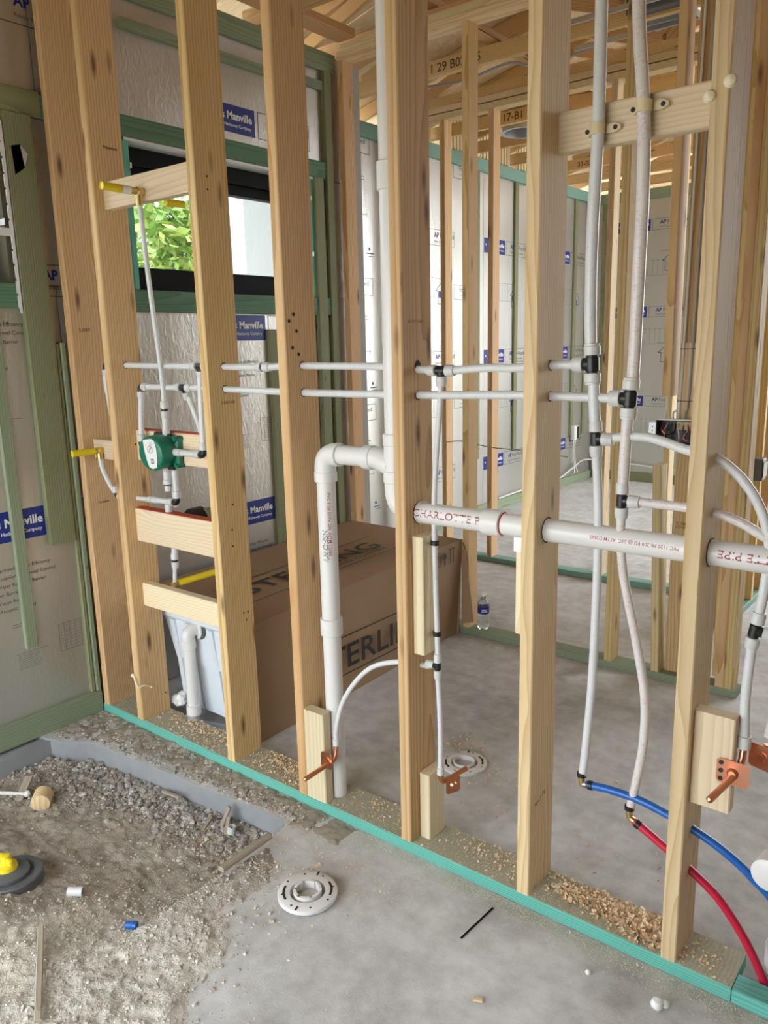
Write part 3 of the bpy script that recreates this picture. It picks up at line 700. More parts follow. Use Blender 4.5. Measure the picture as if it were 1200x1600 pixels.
# ================================================================ THINGS
V = Vector
def fit_tee(root, p, run, br, r, lab_=None):
    """black tee: run and branch directions, three crimp sleeves"""
    p, run = V(p), V(run).normalized()
    q = MB(); L = r * 1.9
    q.prof(p - run * L, run, [(0, r * .98), (L * .35, r * .98), (L * .4, r * 1.18), (L * 1.6, r * 1.18), (L * 1.65, r * .98), (2 * L, r * .98)], 14)
    ends = [(run, 1), (-run, 1)]
    if br is not None:
        br = V(br).normalized(); q.prof(p, br, [(0, r * 1.1), (L * .9, r * 1.1), (L, r * .98)], 14); ends.append((br, 1))
    t = q.build('tee', 'black', root, True)
    for d, _ in ends:
        q = MB(); q.prof(p + d * (L * .78), d, [(0, r * 1.12), (.001, r * 1.42), (.020, r * 1.42), (.022, r * 1.30), (.027, r * 1.30), (.028, r * 1.0)], 16); q.build('crimp_sleeve', 'sleeve', root, True)
def fit_elbow(root, p, d0, d1, r):
    p, d0, d1 = V(p), V(d0).normalized(), V(d1).normalized(); q = MB(); L = r * 1.9
    q.tube([p + d0 * L, p + d0 * r * .9, p + (d0 + d1) * r * .28, p + d1 * r * .9, p + d1 * L], r * 1.12, 12, sub=4); q.build('elbow', 'black', root, True)
    for d in (d0, d1):
        q = MB(); q.prof(p + d * (L * .85), d, [(0, r * 1.12), (.001, r * 1.42), (.020, r * 1.42), (.022, r * 1.30), (.027, r * 1.30), (.028, r * 1.0)], 16); q.build('crimp_sleeve', 'sleeve', root, True)
def fit_coupling(root, p, d, r, dark=True):
    p, d = V(p), V(d).normalized()
    for s_ in (-1, 1):
        q = MB(); q.prof(p + d * s_ * .004, d * s_, [(0, r * 1.1), (.001, r * 1.4), (.020, r * 1.4), (.022, r * 1.28), (.027, r * 1.28), (.028, r)], 16); q.build('crimp_sleeve', 'sleeve', root, True)
    q = MB(); q.prof(p - d * .004, d, [(0, r * 1.15), (.008, r * 1.15)], 14); q.build('coupling', 'black' if dark else 'sleeve', root, True)
def tube(root, pts, r, mat='pex', sub=6): q = MB(); q.tube(pts, r, 14, sub=sub); return q.build('tube', mat, root, True)
R34, R12, R1 = .0111, .0080, .0142
YP = .07
# --- upper and lower horizontal supply lines
t = thing('supply_pipe', 'upper of two long white pipes running level through the studs', 'water pipe', (-1.48, YP, 1.49))
tube(t, [(-1.470, YP, 1.499), (-.935, YP, 1.492)], R34, sub=1)
fit_elbow(t, (-1.490, YP, 1.499), (1, 0, 0), (0, 0, -1), R34)
tube(t, [(-1.490, YP, 1.47), (-1.497, YP, 1.424), (-1.470, YP, 1.25), (-1.462, YP, 1.09)], R34)
fit_tee(t, (-.905, YP, 1.492), (1, 0, 0), (0, 0, -1), R34)
tube(t, [(-.875, YP, 1.492), (-.60, YP, 1.490), (-.41, YP, 1.494), (-.05, YP, 1.491), (.022, YP, 1.485), (.09, YP, 1.482)], R34)
fit_coupling(t, (-.585, YP, 1.4905), (1, 0, 0), R34)
fit_tee(t, (.118, YP, 1.481), (1, 0, 0), (0, 0, -1), R34)
tube(t, [(.15, YP, 1.481), (.26, YP, 1.488), (.355, YP, 1.488), (.435, YP, 1.494), (.52, YP, 1.496)], R34)
tube(t, [(-.905, YP - .004, 1.465), (-.903, YP - .01, 1.33), (-.905, YP - .012, 1.205)], R34)
fit_elbow(t, (-.905, YP - .012, 1.180), (0, 0, 1), (-1, 0, 0), R34)
tube(t, [(-.93, YP - .012, 1.180), (-1.06, YP - .012, 1.180)], R34, sub=1)
t = thing('supply_pipe', 'lower of two long white pipes running level through the studs', 'water pipe', (-1.26, YP, 1.415))
fit_elbow(t, (-1.268, YP, 1.417), (1, 0, 0), (0, 0, -1), R34)
tube(t, [(-1.245, YP, 1.417), (-1.03, YP, 1.417)], R34, sub=1)
fit_tee(t, (-1.005, YP, 1.417), (1, 0, 0), (0, .35, -1), R34)
tube(t, [(-.975, YP, 1.417), (-.80, YP, 1.416), (-.42, YP, 1.411), (.027, YP, 1.413), (.355, YP, 1.419), (.61, YP, 1.417)], R34)
tube(t, [(-.998, YP + .012, 1.385), (-.985, YP + .04, 1.28), (-.975, YP + .065, 1.16)], R34)
tube(t, [(-1.268, YP, 1.39), (-1.270, YP - .008, 1.30), (-1.274, YP - .012, 1.215)], R34)
fit_elbow(t, (-1.274, YP - .012, 1.190), (0, 0, 1), (1, 0, 0), R34)
# --- riser with the yellow shower stub
t = thing('shower_riser', 'thin white pipe rising from green valve to yellow shower stub', 'water pipe', (-1.115, .058, 1.24))
tube(t, [(-1.119, .058, 1.235), (-1.115, .058, 1.30), (-1.113, .058, 1.345)], R34)
fit_coupling(t, (-1.113, .058, 1.335), (0, 0, 1), R34)
tube(t, [(-1.112, .058, 1.36), (-1.108, .050, 1.52), (-1.112, .034, 1.80), (-1.112, .022, 2.07)], .0088)
q = MB(); q.cyl((-1.112, .022, 2.045), (-1.112, .022, 2.090), .0125, 14); q.cyl((-1.112, -.012, 2.092), (-1.112, .045, 2.092), .0115, 14); q.prof((-1.112, .012, 2.092), (0, 1, 0), [(0, .012), (.002, .0165), (.018, .0165), (.02, .012)], 8); q.build('drop_ear_fitting', 'brass', t, True)
q = MB(); q.prof((-1.112, -.010, 2.092), (-.03, -1, .02), [(0, .0135), (.11, .0135), (.1105, .0115), (.108, .0105)], 18); o = q.build('stub_pipe', 'yellow', t, True)
q = MB(); q.prof((-1.1115, -.014, 2.0918), (-.03, -1, .02), [(0, .0138), (.032, .0138)], 18, caps=False); q.build('paper_label', 'white', o, True)
q = MB(); q.prof((-1.07, .10, 2.06), (.05, 1, .02), [(0, .0125), (.075, .0125)], 16); q.build('stub_pipe', 'yellow', t, True)
# --- shower valve with green guard
t = thing('shower_valve', 'green plastic shower valve guard with white sticker mounted on backing board', 'shower valve', (-1.14, .05, 1.175))
vc = V((-1.140, 0, 1.178)); ax = V((.10, -1, -.04)).normalized()
def vp(d): return V((-1.134, .045, 1.180)) + ax * d
q = MB(); q.prof(vp(-.012), ax, [(0, .066), (.056, .066), (.064, .0635), (.068, .058), (.0685, .0)], 40); q.build('guard_cap', 'green', t, True)
q = MB(); q.prof(vp(-.022), ax, [(0, .069), (.002, .073), (.012, .073), (.014, .067)], 40)
for a in (35, 125, 215, 305): 
    d = V((math.cos(math.radians(a)), 0, math.sin(math.radians(a)))) * .073; q.prof(vp(-.02) + d, ax, [(0, .011), (.01, .011)], 10)
q.build('collar', 'black', t, True)
q = MB(); q.rbox((-1.185, .060, 1.120), (-1.060, .090, 1.238), .006); 
for dx in (-1.182, -1.068):
    for dz in (1.125, 1.225): q.prof((dx + .003, .052, dz + .003), (0, 1, 0), [(0, .009), (.04, .009)], 10)
q.build('mounting_plate', 'green', t, True)
for a_, b_ in (((-1.274, .058, 1.180), (-1.18, .058, 1.180)), ((-1.10, .058, 1.180), (-1.03, .058, 1.180)), ((-1.118, .06, 1.235), (-1.118, .06, 1.262)), ((-1.135, .06, 1.09), (-1.135, .06, 1.13))): q = MB(); q.cyl(a_, b_, .0142, 16); q.build('valve_port', 'sleeve', t, True)
u_ = V((0, 0, 1)); r_ = u_.cross(-ax).normalized() * -1; r_ = V((1, .10, 0)).normalized(); u2 = (-r_.cross(ax)).normalized()
if u2.z < 0: u2 = -u2
pg = Page(vp(.0570), r_, u2)
pts = [(.042 * math.sin(a) * .62 if False else 0, 0) for a in ()]
seg = [(x * 1.25, z * 1.15) for x, z in [(-.024, .044), (.012, .049), (.024, .044), (.030, .02), (.030, -.02), (.024, -.044), (.006, -.049), (-.008, -.044), (-.016, -.02), (-.022, .01)]]
pg.mb.add([pg.P(x, z) for x, z in seg], [tuple(range(len(seg)))[::-1], ], 0)
pg.mb.f[-1] = tuple(range(len(seg)))[::-1]
for i in range(20):
    a0, a1 = 2 * math.pi * i / 20, 2 * math.pi * (i + 1) / 20
    pg.line(.004 + .013 * math.cos(a0), .016 + .013 * math.sin(a0), .004 + .013 * math.cos(a1), .016 + .013 * math.sin(a1), .0022, 1)
pg.line(-.006, .006, .013, .026, .0022, 1); pg.line(.002, .01, .006, .024, .003, 1)
pg.frame(.002, -.034, .018, -.018, .0028, 1); pg.line(.0, -.036, .020, -.036, .002, 1); pg.line(.006, -.026, .016, -.022, .003, 1)
for k in range(4): pg.line(.002, .032 + .0035 * k, .020, .032 + .0035 * k, .001, 2)
pg.build('sticker', ['white', 'ink', 'inkg'], t)
q = MB(); q.prof((-1.138, .062, 1.10), (0, 0, -1), [(0, .013), (.03, .013), (.031, .0155), (.05, .0155), (.051, .0125), (.075, .0125)], 16); q.build('plugged_port', 'sleeve', t, True)
q = MB(); q.prof((-1.138, .062, 1.052), (0, 0, -1), [(0, .0158), (.004, .0158)], 16); q.build('crimp_ring', 'black', t, True)
# --- second valve, behind, and the tub spout drop
t = thing('tub_valve', 'valve for the tub partly hidden behind red edged board', 'tub valve', (-1.06, .12, .95))
q = MB(); q.prof((-1.085, .120, .902), (0, 1, 0), [(0, .050), (.02, .052), (.05, .052)], 30); q.build('collar', 'black', t, True)
q = MB(); q.prof((-1.06, .16, .902), (0, 1, 0), [(0, .046), (.045, .046), (.05, .040)], 30); q.build('guard_cap', 'olive', t, True)
tube(t, [(-1.150, .10, .955), (-1.152, .10, 1.09)], .0095, sub=1)
q = MB(); q.tube([(-1.160, .074, .97), (-1.16, .074, .80)], .014, 14, sub=1); q.build('tube', 'sleeve', t, True)
fit_coupling(t, (-1.183, .100, .735), (0, 0, 1), .0105)
tube(t, [(-1.172, .1, .94), (-1.178, .1, .80), (-1.183, .1, .74)], .0125); tube(t, [(-1.183, .1, .735), (-1.195, .1, .645)], R12, sub=1)
q = MB(); q.cyl((-1.20, .094, .632), (-1.20, .17, .632), .013, 14); q.build('drop_ear_fitting', 'brass', t, True)
q = MB(); q.prof((-1.20, .12, .634), (.30, 1, .10), [(0, .014), (.16, .014), (.161, .011)], 16); q.build('stub_pipe', 'yellow', t, True)
# --- hand-shower line
t = thing('branch_pipe', 'short white pipe from valve bottom to yellow stub near left wall', 'water pipe', (-1.5, .05, 1.0))
q = MB(); q.prof((-1.535, .035, 1.158), (-.10, -1, .0), [(0, .0135), (.115, .0135), (.116, .0105)], 18); q.build('stub_pipe', 'yellow', t, True)
q = MB(); q.cyl((-1.535, .012, 1.158), (-1.535, .058, 1.158), .0125, 14); q.cyl((-1.535, .034, 1.158), (-1.535, .034, 1.125), .0125, 14); q.build('drop_ear_fitting', 'brass', t, True)
tube(t, [(-1.535, .034, 1.13), (-1.527, .036, 1.08), (-1.510, .05, 1.02), (-1.497, .062, .985)], .0088)
fit_elbow(t, (-1.492, .066, .970), (-.1, -.1, 1), (1, 0, 0), .009)
tube(t, [(-1.47, .068, .972), (-1.25, .07, .978)], .0095, sub=1); fit_coupling(t, (-1.248, .07, .979), (1, 0, .02), .0095, False)
tube(t, [(-1.22, .07, .980), (-1.125, .07, .982)], R34, sub=1); fit_elbow(t, (-1.100, .07, .983), (-1, 0, 0), (.06, 0, 1), R34)
tube(t, [(-1.097, .07, 1.005), (-1.095, .066, 1.11)], R34, sub=1)
# --- pvc stack, tee, arm and drops
RP = .0302
t = thing('vent_stack', 'tall white drain stack with tee and elbow rising beside a stud', 'drain pipe', (-.056, .075, 1.1))
xs, ysk = -.050, .075
q = MB(); q.cyl((xs, ysk, 1.27), (xs, ysk, 3.6), RP, 28); q.build('pipe', 'pvc', t, True)
def hub(root, p, d, L=.045, r=.0368):
    q = MB(); q.prof(p, d, [(0, r * .94), (.002, r), (L - .002, r), (L, r * .94)], 28); return q.build('hub', 'pvc', root, True)
hub(t, (xs, ysk, 1.965), (0, 0, 1), .075)
q = MB(); q.prof((xs, ysk, 1.175), (0, 0, 1), [(0, .034), (.12, .034)], 28); q.tube([(xs - .012, ysk, 1.205), (xs - .04, ysk, 1.213), (xs - .064, ysk, 1.222), (xs - .085, ysk, 1.2225)], .0335, 24, sub=4); q.build('tee', 'pvc', t, True)
hub(t, (xs, ysk, 1.265), (0, 0, 1), .035); hub(t, (xs, ysk, 1.155), (0, 0, 1), .035); hub(t, (xs - .080, ysk, 1.2225), (-1, 0, 0), .035)
q = MB(); q.tube([(xs, ysk, 1.165), (xs, ysk, 1.125), (xs + .014, ysk, 1.092), (xs + .045, ysk, 1.077), (xs + .10, ysk, 1.076)], .0335, 26, sub=6); q.build('elbow', 'pvc', t, True)
q = MB(); q.cyl((-.300, ysk, 1.2225), (xs - .08, ysk, 1.2225), RP, 28); q.build('pipe', 'pvc', t, True)
t2 = thing('drain_drop', 'white upright drain pipe with top elbow and collar standing beside block', 'drain pipe', (-.330, .075, .04))
xd = -.330
q = MB(); q.tube([(xd + .055, ysk, 1.2225), (xd + .035, ysk, 1.222), (xd + .008, ysk, 1.208), (xd, ysk, 1.18), (xd, ysk, 1.155)], .0345, 28, sub=6); q.build('elbow', 'pvc', t2, True)
hub(t2, (xd + .046, ysk, 1.2225), (1, 0, 0), .020); hub(t2, (xd, ysk, 1.165), (0, 0, -1), .032)
q = MB(); q.cyl((xd, ysk, .03), (xd, ysk, 1.16), RP, 28); pipe = q.build('pipe', 'pvc', t2, True)
hub(t2, (xd, ysk, .62), (0, 0, 1), .058)
def wraptext(parent, st, p, axis, r, a0, size, mat, flip=-1, sx=1.0, ref=(0, -1, 0)):
    """lettering wrapped on a pipe; a0 = angle of the baseline from ref"""
    vs, fs, w = text(st, .004); ax_ = V(axis).normalized(); u0 = V(ref); u0 = (u0 - ax_ * u0.dot(ax_)).normalized(); v0 = ax_.cross(u0)
    q = MB()
    q.add([V(p) + ax_ * (x.x * size * sx) + (u0 * math.cos(a0 + flip * x.y * size / r) + v0 * math.sin(a0 + flip * x.y * size / r)) * (r + .0006) for x in vs], fs)
    return q.build('printed_lettering', mat, parent)
wraptext(pipe, 'PVC 1120 DWV 2IN  ASTM D2665', (xd, ysk, 1.10), (0, 0, -1), RP, -.80, .014, 'red_print')
wraptext(pipe, 'NSF-DWV', (xd, ysk, .98), (0, 0, -1), RP, -.15, .024, 'pvc_print')
wraptext(pipe, 'MADE IN U.S.A.', (xd, ysk, .96), (0, 0, -1), RP, -.55, .012, 'pvc_print')
t = thing('drain_pipe', 'long white drain pipe with red lettering running level through three studs', 'drain pipe', (.05, .07, 1.076))
zc = 1.076
q = MB(); q.cyl((.030, YP, zc), (.285, YP, zc), RP, 28); p1 = q.build('pipe', 'pvc', t, True)
q = MB(); q.cyl((.285, YP, zc), (1.75, YP, zc), RP, 28); p2 = q.build('pipe', 'pvc', t, True)
hub(t, (.258, YP, zc), (1, 0, 0), .058); q = MB(); q.prof((.316, YP, zc), (1, 0, 0), [(0, .0318), (.004, .0305)], 28); q.build('primer_ring', 'red_print', t, True)
wraptext(p1, 'CHARLOTTE PIPE', (.036, YP, zc), (1, 0, 0), RP, .15, .030, 'red_print', sx=1.15)
wraptext(p2, 'PVC 1120 PR 200 PSI @ 23C  ASTM D2665', (.790, YP, zc), (-1, 0, 0), RP, .30, .012, 'red_print', sx=1.0)
wraptext(p2, 'CHARLOTTE PIPE', (1.105, YP, zc), (-1, 0, 0), RP, .50, .026, 'red_print', sx=1.15)
# --- thin line down to the copper stubs
t = thing('branch_pipe', 'thin white pipe dropping from black tee to copper stub above floor plate', 'water pipe', (.10, YP, .27))
tube(t, [(.118, YP, 1.455), (.110, YP, 1.36), (.092, YP, 1.15), (.090, YP, .98), (.096, YP, .72), (.098, YP, .645)], R12)
fit_tee(t, (.097, YP, .614), (0, 0, 1), (-1, 0, .02), .0085)
tube(t, [(.097, YP, .585), (.104, YP, .44), (.104, YP, .285)], R12)
tube(t, [(.07, YP, .606), (.02, .066, .604), (-.03, .05, .604), (-.12, .04, .572), (-.19, .035, .51), (-.25, .03, .42), (-.284, .03, .32), (-.288, .03, .27)], R12)
for z in (.992, .716):
    q = MB(); q.prof((.092 if z > .9 else .096, YP, z - .007), (0, 0, 1), [(0, .0105), (.001, .0125), (.013, .0125), (.014, .0105)], 14); q.box((.078, YP + .004, z - .005), (.095, YP + .012, z + .005)); q.build('pipe_clip', 'black', t, True)
for a_ in ((.104, YP, .285), (-.288, .03, .275)): q = MB(); q.prof(a_, (0, 0, -1), [(0, .0088), (.001, .0115), (.022, .0115), (.023, .0088)], 14); q.build('crimp_sleeve', 'sleeve', t, True)
def stubout(label, top, bend, tip, plate_c, pn, pw, ph):
    t = thing('copper_stub', label, 'pipe fitting', bend)
    top, bend, tip = V(top), V(bend), V(tip); d0 = (top - bend).normalized(); d1 = (tip - bend).normalized()
    q = MB(); q.tube([top, bend + d0 * .022, bend + (d0 + d1) * .006, bend + d1 * .022, tip - d1 * .006], .0079, 14, sub=5); q.prof(tip - d1 * .008, d1, [(0, .0079), (.004, .007), (.008, .002)], 14); q.build('bent_pipe', 'copper', t, True)
    n = V(pn).normalized(); r_ = n.cross(V((0, 0, 1))).normalized(); u_ = V((0, 0, 1)); cc = V(plate_c); k = .006
    out = [(-pw + k, -ph), (pw - k, -ph), (pw, -ph + k), (pw, ph - k), (pw - k, ph), (-pw + k, ph), (-pw, ph - k), (-pw, -ph + k)]
    q = MB(); q.loft([[cc + r_ * a + u_ * b - n * .001 for a, b in out], [cc + r_ * a + u_ * b + n * .001 for a, b in out]]); q.build('mounting_flange', 'copper', t)
    q = MB(); q.prof(cc + n * .001, n, [(0, .013), (.005, .011), (.008, .0085)], 16); q.build('raised_boss', 'copper', t, True)
    return t, cc, r_, u_, n
stubout('copper stub with bent pipe on the short block left of bent white pipe', (-.288, .03, .25), (-.288, .022, .205), (-.312, -.105, .180), (-.305, -.003, .205), (0, -1, 0), .024, .028)
stubout('copper stub on the low block near the floor flange', (.104, YP, .265), (.104, .07, .232), (.150, .155, .262), (.130, .10, .222), (.9, -.35, 0), .026, .027)
t, cc, r_, u_, n = stubout('front copper stub screwed to the wide block at right', (.955, .06, .625), (.955, .040, .582), (.920, -.075, .548), (.945, .020, .580), (0, -1, 0), .036, .030)
pg = Page(cc + n * .001, -r_ if r_.x < 0 else r_, u_)
for z in (-.020, 0, .020): pg.disc(-.026, z, .0052, 0, k=1, n=10)
pg.build('screw', ['black'], t)
stubout('rear copper stub behind the wide block at right', (1.000, .085, .640), (.998, .085, .610), (1.02, .20, .665), (.992, .070, .612), (-.3, -1, 0), .030, .029)

# --- two big risers at the right
t = thing('riser_pipe', 'left of two thick white riser pipes with black tees, clamped to board', 'water pipe', (.56, YP, 1.3))
yr = .064
tube(t, [(.545, yr, 3.3), (.550, yr, 2.60), (.551, yr, 2.28), (.552, yr, 2.02), (.546, yr, 1.80), (.547, yr, 1.62), (.551, yr, 1.54)], R1)
fit_tee(t, (.556, yr, 1.497), (.05, 0, -1), (-1, 0, 0), R1 * .98)
tube(t, [(.560, yr, 1.46), (.565, yr, 1.39), (.569, yr, 1.345)], R1 * .95)
fit_tee(t, (.571, yr, 1.320), (.05, 0, -1), (1, 0, 0), R34)
tube(t, [(.573, yr, 1.29), (.581, YP, 1.14), (.583, .072, .95), (.578, .075, .70), (.567, .075, .50), (.562, YP, .42)], R34)
tube(t, [(.60, yr, 1.322), (.69, YP, 1.330), (.79, YP, 1.304), (.85, YP, 1.292), (.908, YP, 1.248), (.950, YP, 1.185), (.972, YP, 1.11), (.970, YP, 1.02), (.962, YP, .945)], R34)
fit_tee(t, (.957, YP, .912), (-.15, 0, -1), (1, .1, -.15), R34)
tube(t, [(.953, YP, .88), (.949, .066, .75), (.955, .06, .655)], R34)
tube(t, [(.99, YP, .906), (1.10, .08, .88), (1.225, .08, .85)], R34)
q = MB(); q.prof((.955, .06, .66), (0, 0, -1), [(0, .0112), (.001, .0150), (.030, .0150), (.031, .0112)], 16); q.build('crimp_sleeve', 'sleeve', t, True)
def clamp(root, x, z):
    q = MB(); 
    for k in range(9):
        pass
    ring = []
    for k in range(13):
        a = math.pi * k / 12; ring.append((x + math.cos(a) * .0175, yr - math.sin(a) * .0175))
    rin = [(x + (p_[0] - x) * .82, yr + (p_[1] - yr) * .82) for p_ in ring]
    for (a, b, c_, d) in zip(ring, ring[1:], rin, rin[1:]):
        q.add([(*a, z - .012), (*b, z - .012), (*b, z + .012), (*a, z + .012), (*c_, z - .012), (*d, z - .012), (*d, z + .012), (*c_, z + .012)], [(0, 1, 2, 3), (7, 6, 5, 4), (3, 2, 6, 7), (1, 0, 4, 5)])
    for s_, L in ((-1, .022), (1, .034)):
        out = [(x + s_ * .0150, z - .009), (x + s_ * (.0150 + L * .6), z - .010), (x + s_ * (.0150 + L), z - .004), (x + s_ * (.0150 + L), z + .004), (x + s_ * (.0150 + L * .6), z + .010), (x + s_ * .0150, z + .009)]
        if s_ < 0: out = out[::-1]
        q.loft([[(a, .0835, b) for a, b in out], [(a, .073, b) for a, b in out]])
    o = q.build('pipe_clamp', 'tan', root)
    pg = Page((x, .0728, z), (1, 0, 0), (0, 0, 1)); pg.disc(-.0285, 0, .0055, 0, n=10); pg.disc(.0375, 0, .0055, 0, n=10); pg.build('screw', ['black'], o)
clamp(t, .551, 2.016)
t = thing('riser_pipe', 'right of two thick white riser pipes with pink print and black tees', 'water pipe', (.65, YP, 1.2))
tube(t, [(.615, yr, 3.3), (.628, yr, 2.60), (.634, yr, 2.26), (.655, yr, 2.04), (.661, yr, 1.88), (.660, yr, 1.73), (.658, yr, 1.55), (.656, yr, 1.46)], R1, 'pexr')
fit_tee(t, (.651, yr, 1.418), (-.05, 0, -1), (-1, 0, 0), R1 * .98)
tube(t, [(.648, yr, 1.38), (.645, yr, 1.29), (.643, yr, 1.21)], R1 * .95, 'pexr')
fit_tee(t, (.642, yr, 1.175), (0, 0, -1), (1, 0, 0), R34)
tube(t, [(.642, yr, 1.145), (.643, yr, 1.08), (.653, YP, .98), (.690, .074, .82), (.716, .076, .68), (.718, .076, .56), (.706, .074, .45), (.695, YP, .375)], R34, 'pexr')
tube(t, [(.672, yr, 1.176), (.75, YP, 1.174), (.82, YP, 1.172), (.87, YP, 1.165), (.93, YP, 1.143), (1.02, YP, 1.09), (1.12, YP, 1.01), (1.16, .08, .90), (1.10, .09, .80), (1.02, .088, .74), (1.000, .086, .66)], R34, 'pexr')
clamp(t, .656, 2.044)
# --- coloured floor lines
def floorline(label, mat, a, pts):
    t = thing('floor_pipe', label, 'water pipe', a)
    a = V(a); d = (V(pts[1]) - V(pts[0])).normalized()
    q = MB(); q.tube([a + V((0, 0, .03)), a + V((0, 0, .010)), a + d * .003, a + d * .015, a + d * .028], .0085, 12, sub=4); q.build('brass_elbow', 'brass', t, True)
    q = MB(); q.prof(a + V((0, 0, .02)), (0, 0, 1), [(0, .0115), (.001, .0128), (.012, .0128), (.013, .0115)], 14); q.prof(a + d * .02, d, [(0, .0115), (.001, .0128), (.012, .0128), (.013, .0115)], 14); q.build('crimp_ring', 'black', t, True)
    q = MB(); q.tube([a + d * .015] + pts[1:], .0105, 14); q.build('tube', mat, t, True)
floorline('blue plastic pipe curving through stud to the floor at right', 'blue', (.560, YP, .394), [(.560, YP, .394), (.64, YP, .403), (.72, YP, .402), (.79, YP, .389), (.856, YP, .372), (.91, YP, .352), (.956, YP, .328), (1.0, YP, .297), (1.04, .08, .255), (1.08, .10, .17), (1.10, .11, .04), (1.10, .11, -.06)])
floorline('red plastic pipe curving through stud into the floor at right', 'redpex', (.693, YP, .346), [(.693, YP, .346), (.74, YP, .322), (.79, YP, .295), (.85, YP, .262), (.92, YP, .214), (.983, YP, .138), (1.03, .075, .050), (1.045, .08, .0), (1.05, .08, -.06)])
# --- white waste pipes at the right edge
t = thing('floor_drain_pipe', 'white waste pipe with open stub at the lower right edge', 'drain pipe', (1.06, .16, 0))
q = MB(); q.cyl((1.055, .165, -.08), (1.055, .165, .56), RP, 26); q.build('pipe', 'pvc', t, True)
q = MB(); q.prof((1.055, .165, .36), (-.12, -1, -.02), [(0, .033), (.09, .033), (.095, .039), (.150, .039), (.154, .034), (.155, .0)], 28); q.build('capped_stub', 'pvc', t, True)
hub(t, (1.055, .165, .02), (0, 0, 1), .06)
# --- bathtub and its waste pipe
t = thing('bathtub', 'white alcove bathtub shell under the cardboard with ribbed end', 'bathtub', (-1.25, .9, 0))
def rect(x0, x1, y0, y1, z, k=.05):
    return [(x0 + k, y0, z), (x1 - k, y0, z), (x1, y0 + k, z), (x1, y1 - k, z), (x1 - k, y1, z), (x0 + k, y1, z), (x0, y1 - k, z), (x0, y0 + k, z)]
q = MB(); q.loft([rect(-1.33, -.93, .215, 1.64, .045, .06), rect(-1.375, -.915, .200, 1.655, .255, .05), rect(-1.395, -.905, .190, 1.66, .262, .05), rect(-1.43, -.895, .178, 1.665, .44, .04), rect(-1.60, -.885, .160, 1.685, .455, .02), rect(-1.60, -.885, .160, 1.685, .47, .02)], True)
q.build('shell', 'tub', t)
for xa in (-1.345, -1.245, -1.10, -.99):
    q = MB(); q.add([(xa, .186, .44), (xa + .028, .186, .44), (xa + .030, .206, .255), (xa + .034, .222, .05), (xa + .008, .222, .05), (xa + .004, .206, .255), (xa, .166, .44), (xa + .028, .166, .44), (xa + .030, .190, .255), (xa + .034, .206, .05), (xa + .008, .206, .05), (xa + .004, .190, .255)],
        [(6, 7, 8, 11), (11, 8, 9, 10), (0, 6, 11, 5), (5, 11, 10, 4), (7, 1, 2, 8), (8, 2, 3, 9), (10, 9, 3, 4), (1, 0, 5, 2), (2, 5, 4, 3), (0, 1, 7, 6)]); q.build('rib', 'tub', t)
q = MB()
for k in range(9):
    p = V((-1.345 + U(-.03, .03), .20 + U(-.03, .02), .05 + U(0, .04))); q.prof(p - V((0, 0, .02)), (U(-.3, .3), U(-.3, .3), 1), [(0, .010), (.015, .022), (.035, .016), (.042, .004)], 8)
q.build('foam_filler', 'white', t, True)
t = thing('tub_waste', 'white overflow pipe with elbow dropping behind the tub into the floor', 'drain pipe', (-1.195, .15, .06))
xo = -1.193; yo = .142
q = MB(); q.tube([(xo + .012, .185, .425), (xo + .004, yo + .02, .425), (xo, yo, .408), (xo, yo, .385), (xo, yo, .365)], .0275, 22, sub=5); q.build('elbow', 'pvc', t, True)
hub(t, (xo, yo, .350), (0, 0, 1), .035, .030)
q = MB(); q.prof((xo + .016, .172, .425), (.2, 1, 0), [(0, .040), (.006, .040), (.007, .036)], 26); q.build('overflow_ring', 'pvc', t, True)
q = MB(); q.prof((xo + .024, .180, .428), (.2, 1, 0), [(0, .046), (.010, .046)], 26); q.build('gasket', 'grey', t, True)
q = MB(); q.cyl((xo, yo, .09), (xo, yo, .36), .0245, 22); q.build('pipe', 'pvc', t, True)
hub(t, (xo, yo, .058), (0, 0, 1), .045, .030)
q = MB(); q.tube([(xo, yo, .06), (xo, yo, .03), (xo + .02, yo + .02, .0), (xo + .06, yo + .05, -.01), (xo + .14, yo + .08, -.01)], .026, 20, sub=5); q.build('trap_bend', 'cable', t, True)
# --- large carton over the tub
t = thing('cardboard_box', 'long brown cardboard carton with black lettering slipped over the bathtub', 'carton', (-1.25, .95, 0))
bxx0, bxx1, by0, by1 = -1.635, -.862, .205, 1.690
def sheet(name, P4, n, th=.005, nu=10, nv=5, bul=.012):
    """corrugated sheet with a slight bulge; P4 = corners a,b,c,d"""
    a, b, c_, d = [V(p) for p in P4]; n = V(n).normalized(); q = MB(); f_, g_ = [], []
    for j in range(nv + 1):
        for i in range(nu + 1):
            u, v = i / nu, j / nv; p = (a * (1 - u) + b * u) * (1 - v) + (d * (1 - u) + c_ * u) * v
            p += n * (bul * math.sin(math.pi * u) * math.sin(math.pi * v) + bul * .4 * math.sin(5 * u + 3 * v)); f_.append(p); g_.append(p - n * th)
    N = len(f_); W_ = nu + 1; fs = []
    for j in range(nv):
        for i in range(nu):
            k = j * W_ + i; fs.append((k, k + 1, k + W_ + 1, k + W_)); fs.append((N + k, N + k + W_, N + k + W_ + 1, N + k + 1))
    rim = list(range(nu + 1)) + [j * W_ + nu for j in range(1, nv + 1)] + [nv * W_ + i for i in range(nu - 1, -1, -1)] + [j * W_ for j in range(nv - 1, 0, -1)]
    for k, l in zip(rim, rim[1:] + rim[:1]): fs.append((l, k, N + k, N + l))
    q.add(f_ + g_, fs); o = q.build(name, 'card', t, True); return o, (lambda u, v: f_[min(nv, max(0, round(v * nv))) * W_ + min(nu, max(0, round(u * nu)))])
